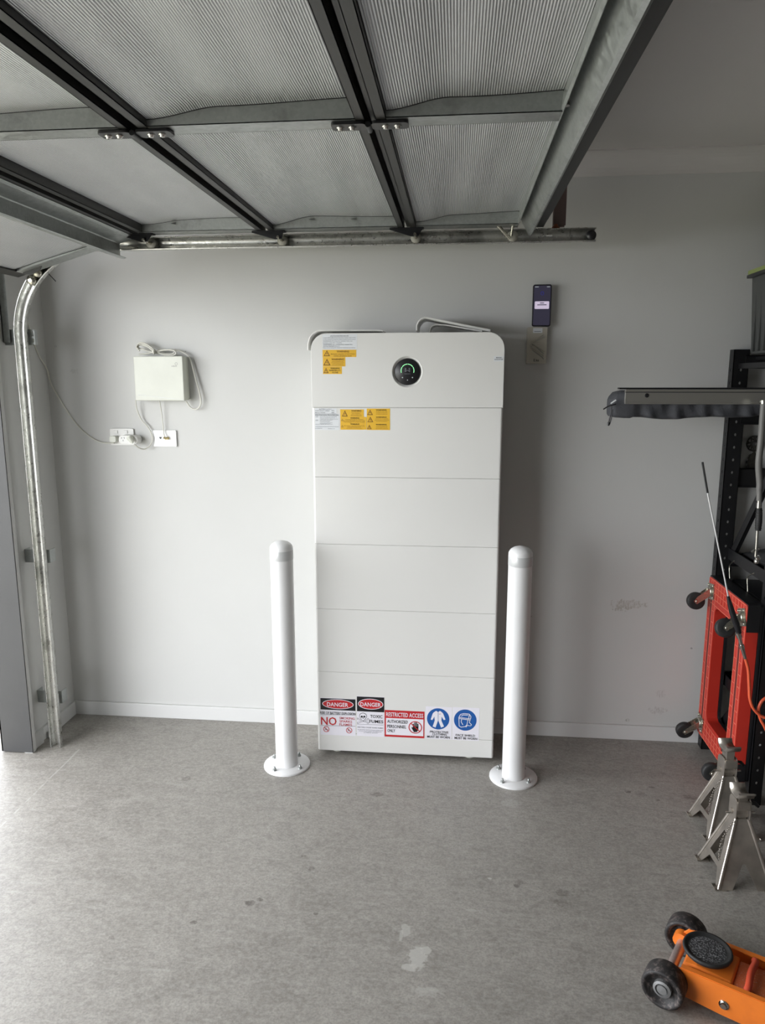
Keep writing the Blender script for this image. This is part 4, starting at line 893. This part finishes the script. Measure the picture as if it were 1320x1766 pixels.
for q0, q1 in (((DXX+.002, DY0-.0015, DZ1-.10), (DXX+.046, DY0+.03, DZ1+.002)), ((DXX+.002, DY0-.0015, DZ0-.004), (DXX+.046, DY0+.03, DZ0+.07)), ((DXX+.002, DY0+.031, DZ1-.003), (DXX+.046, DY1, DZ1+.003))):
    mb = MB('black'); mb.box(q0, q1); mb.build('corner_guard', dl_)
def caster(y, z, ang):
    c_ = bpy.data.objects.new('caster', None); COL.objects.link(c_); c_.parent = dl_; c_.location = Vector((DXX, y, z))-ORG[dl_.name]; c_.empty_display_size = .02
    # local: x points out of the dolly (-X world) after rotation
    c_.rotation_euler = (ang, 0, 0)
    mb = MB('zinc'); mb.box((-.004, -.032, -.032), (0, .032, .032)); mb.lathe([(.020, -.004), (.022, -.010), (.012, -.013)], (0,0,0), 'X', 18)
    for s_ in (-1, 1): mb.prism([(-.012, -.014), (-.012, .018), (-.062, .052), (-.074, .040), (-.06, .022)], [], (0, s_*.0155-.001, 0), (1,0,0), (0,0,1), (0,1,0), .002)
    for s_ in (-1, 1):
        for t__ in (-1, 1): mb.lathe([(.005, -.004), (.005, -.008), (.0001, -.008)], (0, s_*.024, t__*.024), 'X', 6)
    mb.lathe([(.004, -.019), (.006, -.018), (.006, .018), (.004, .019)], (-.062, 0, .04), 'Y', 10); mb.build('fork', c_, local=True)
    mb = MB('rubber'); mb.lathe([(.012, -.010), (.030, -.0125), (.0345, -.009), (.0355, 0), (.0345, .009), (.030, .0125), (.012, .010)], (-.062, 0, .04), 'Y', 28); mb.build('wheel', c_, local=True)
caster(DY1-.035, DZ1-.055, PI*.95); caster(DY0+.035, DZ1-.055, PI*.9); caster(DY1-.035, DZ0+.055, PI*1.05); caster(DY0+.035, DZ0+.055, PI)

# air blow gun and orange hose
ag = thing('air_blow_gun', 'black air blow gun with a long thin steel nozzle, hung in front of the dolly', 'blow gun', at(1265, 1060, 'Y', -.27))
G = lambda px, py, Y=-.27: at(px, py, 'Y', Y)
mb = MB('nozzlesteel'); mb.tube(spline([G(1212, 797), G(1221, 850), G(1232, 905), G(1245, 970), G(1257, 1031)], 5), .0028, 8); mb.build('nozzle', ag)
mb = MB('rubber'); mb.tube([v+Vector((0, -.0005, 0)) for v in spline([G(1212, 797), G(1221, 850), G(1232, 905)], 5)[:6]], .0036, 8); mb.build('nozzle_sleeve', ag)
mb = MB('black'); mb.tube([G(1256, 1028), G(1259, 1040), G(1263, 1055), G(1270, 1075), G(1275, 1092)], [.005, .008, .010, .011, .009], 12); mb.tube([G(1258, 1040), G(1264, 1062), G(1272, 1084)], [.003, .005, .003], 8); mb.build('body', ag)
mb = MB('chrome'); mb.tube([G(1273, 1091), G(1276, 1100)], .009, 6); mb.tube([G(1276, 1100), G(1279, 1112)], .006, 12); mb.tube([G(1279, 1112), G(1281, 1118)], .0085, 12); mb.tube([G(1281, 1118), G(1287, 1140)], [.007, .0045], 12); mb.build('hose_coupler', ag)
mb = MB('orangehose'); mb.tube(spline([G(1286, 1136), G(1291, 1155), G(1292.5, 1180), G(1294, 1205), G(1300, 1222), G(1312, 1234), G(1326, 1239), G(1342, 1238, -.25), G(1352, 1215, -.24), G(1338, 1200, -.25), G(1318, 1206, -.26), G(1309, 1222, -.262), G(1312, 1240, -.262), G(1320, 1255, -.262), G(1330, 1280, -.25), G(1345, 1330, -.25)], 8), .0052, 10)
tag(mb.build('air_hose'), 'orange air hose curling from the blow gun to the right edge', 'hose')

# ------------------------------------------------------------------ jack stands
def jack_stand(loc, rz, label, ext):
    j = thing('jack_stand', label, 'jack stand', loc, rz, 'steel jack stands beside the rack')
    ht = .205; tb = .020; bb = .082
    # four pressed faces with an inverted V cut out at the foot
    for k in range(4):
        Rm = Matrix.Rotation(k*PI/2, 4, 'Z'); mb = MB('standmetal'); mb.M = Rm
        o_ = Vector((0, -bb, 0)); up = Vector((0, (bb-tb), ht)); L_ = 1.0
        poly = [(-bb, 0), (-bb+.044, 0), (-.004, .37), (.004, .37), (bb-.044, 0), (bb, 0), (tb, 1), (-tb, 1)]
        holes = []
        if k % 2 == 1: poly = [(-bb, 0), (-bb+.022, 0), (-.030, .22), (.030, .22), (bb-.022, 0), (bb, 0), (tb, 1), (-tb, 1)]; holes = [[(-.040, .30), (.026, .30), (.022, .46), (.004, .72), (-.010, .72), (-.030, .46)]]
        mb.prism(poly, holes, o_, (1,0,0), up, Vector((0, 1, -.4)).normalized(), .0025); mb.build('frame_side', j, local=True, bevel=.0008)
    for sx_ in (-1, 1):
        for sy_ in (-1, 1):
            mb = MB('standmetal'); mb.tube([(sx_*bb*.985, sy_*bb*.985, .003), (sx_*tb*.98, sy_*tb*.98, ht)], .0055, 8); mb.build('corner_fold', j, local=True)
            mb = MB('standmetal'); mb.sheet([(-.018, .006), (-.014, .001), (.010, .0), (.022, .0)], -.016, .016, .0025)
            mb.v = [Matrix.Translation((sx_*(bb-.004), sy_*(bb-.012), 0)) @ (Matrix.Scale(-sx_, 4, (1,0,0)) @ v) for v in mb.v]
            mb.build('foot_pad', j, local=True)
    mb = MB('standmetal')
    for s_ in (-1, 1):
        mb.prism(rrect(-.026, .026, ht-.008, ht+.066, .018, 5), [], (s_*.0215-.0015, 0, 0), (0,1,0), (0,0,1), (1,0,0), .003)
        mb.lathe([(.008, -.004), (.008, .004), (.0001, .004)], (s_*.0245, 0, ht+.018), 'X', 10)
    mb.box((-.020, -.027, ht+.032), (.020, .024, ht+.060)); mb.lathe([(.0185, -.019), (.0185, .019)], (0, 0, ht+.014), 'X', 16); mb.build('collar', j, local=True, bevel=.0015)
    mb = MB('standmetal'); mb.box((-.014, -.017, ht*.5), (.014, .017, ht+.055+ext))
    z_ = ht+.055+ext; mb.build('ratchet_bar', j, local=True, bevel=.001)
    mb = MB('standmetal'); mb.sheet([(-.038, z_+.024), (-.032, z_+.010), (-.018, z_+.001), (.018, z_+.001), (.032, z_+.010), (.038, z_+.024)], -.024, .024, .007); mb.M = Matrix.Rotation(PI/2, 4, 'Z')
    o_ = mb.build('saddle', j, local=True); o_.rotation_euler = (0, 0, PI/2)
    mb = MB('black'); mb.tube([(.024, .006, ht+.035), (.036, .008, ht+.040), (.05, .01, ht+.036), (.062, .012, ht+.024)], [.004, .005, .006, .005], 8); mb.tube([(.0, .02, ht+.05), (.004, .036, ht+.062), (.008, .058, ht+.056)], .006, 8); mb.build('lever', j, local=True)
    mb = MB('chrome'); mb.tube([(-.045, -.004, ht+.012), (.045, -.004, ht+.012)], .0035, 8); mb.build('pin', j, local=True)
    mb = MB('standmetal')
    for k in range(16):
        x = -.030-.045*k/15-.012*math.sin(k/15*PI); z = ht-.005-.110*k/15; y = -.028-.028*k/15
        mb.tube([(x+.0035*math.cos(2*PI*i/6), y+(.0035*math.sin(2*PI*i/6) if k % 2 else 0), z+(.0035*math.sin(2*PI*i/6) if not k % 2 else .001*math.sin(i))) for i in range(6)], .0011, 4, closed=True)
    mb.build('chain', j, local=True)
    return j
jack_stand((1.100, -.615, 0), .06, 'steel jack stand nearest the camera, in front of the other one', .012)
jack_stand((1.150, -.360, 0), .10, 'steel jack stand just in front of the rack upright, farther of the pair', .034)

# ------------------------------------------------------------------ floor jack
FJ = thing('floor_jack', 'orange trolley jack with a round black saddle on the floor at lower right', 'floor jack', (.793, -1.053, 0), -.535)
for s_ in (-1, 1):
    mb = MB('wheel'); y0 = s_*.104
    prof_ = [(.016, .012), (.034, .010), (.040, .024), (.046, .028), (.051, .024), (.052, 0), (.051, -.024), (.046, -.028), (.040, -.024), (.034, -.010), (.016, -.012)]
    mb.lathe(prof_, (0, y0, .052), 'Y', 40); whl = mb.build('front_wheel', FJ, local=True)
    mb = MB('hub'); mb.lathe([(.022, s_*.010), (.022, s_*.022), (.016, s_*.024), (.016, s_*.018), (.012, s_*.018), (.012, s_*.024), (.0001, s_*.025)], (0, y0, .052), 'Y', 24, smooth=False); mb.build('hub_cap', whl, local=True)
mb = MB('axle'); mb.tube([(0, -.10, .052), (0, .10, .052)], .013, 16); mb.build('front_axle', FJ, local=True)
for s_ in (-1, 1):
    mb = MB('orange'); mb.prism([(-.006, .036), (.0, .080), (.012, .094), (.10, .098), (.62, .118), (.62, .030), (.13, .018), (.02, .022)], [], (0, s_*.077-.002, 0), (1,0,0), (0,0,1), (0,1,0), .004); pl2 = mb.build('side_plate', FJ, local=True, bevel=.0012)
    mb = MB('orange'); yl = s_*.077; mb.box((.03, min(yl, yl-s_*.014), .0945), (.62, max(yl, yl-s_*.014), .0975)); mb.M = Matrix.Identity(4)
    mb.v = [Vector((v.x, v.y, v.z+max(0, v.x-.10)*.0385)) for v in mb.v]; mb.build('top_flange', FJ, local=True)
    mb = MB('chrome'); mb.lathe([(.012, 0), (.012, s_*.002), (.0001, s_*.002)], (.135, s_*.079, .050), 'Y', 14); mb.lathe([(.0075, s_*.002), (.0075, s_*.008), (.0001, s_*.008)], (.135, s_*.079, .050), 'Y', 6, smooth=False); mb.build('side_bolt', FJ, local=True)
mb = MB('orange'); mb.tube([(-.004, .062, .058), (-.004, .085, .058)], .021, 16); mb.build('axle_boss', FJ, local=True)
mb = MB(['orange', 'orange_dusty'])
mb.prism([(.028, .050), (.028, .092), (.06, .098), (.145, .094), (.145, .060)], [], (0, -.052, 0), (1,0,0), (0,0,1), (0,1,0), .104, 0)
lift = mb.build('lift_arm', FJ, local=True, bevel=.008)
mb = MB('orange_dusty'); mb.prism([(.145, .050), (.145, .088), (.62, .104), (.62, .06)], [], (0, -.048, 0), (1,0,0), (0,0,1), (0,1,0), .096); mb.build('top_cover', FJ, local=True, bevel=.004)
mb = MB('orange'); mb.box((.03, -.073, .035), (.62, .073, .04)); mb.build('belly_plate', FJ, local=True)
mb = MB('redtube'); mb.tube(spline([(.176, -.062, .092), (.180, -.045, .101), (.177, 0, .104), (.180, .045, .101), (.176, .058, .096)], 5), .0085, 12, cap=False); mb.build('cross_tube', FJ, local=True)
mb = MB('rubber'); mb.lathe([(.0001, .098), (.030, .098), (.046, .106), (.057, .112), (.060, .119), (.058, .124), (.053, .123), (.050, .119), (.044, .1185)], (.075, -.002, 0), 'Z', 48); sd = mb.build('saddle', FJ, local=True)
mb = MB('saddlepad'); mb.lathe([(.0001, .119), (.041, .119), (.045, .1185), (.049, .1175)], (.075, -.002, 0), 'Z', 40); mb.build('saddle_pad', sd, local=True)['label'] = 'speckled worn pad'
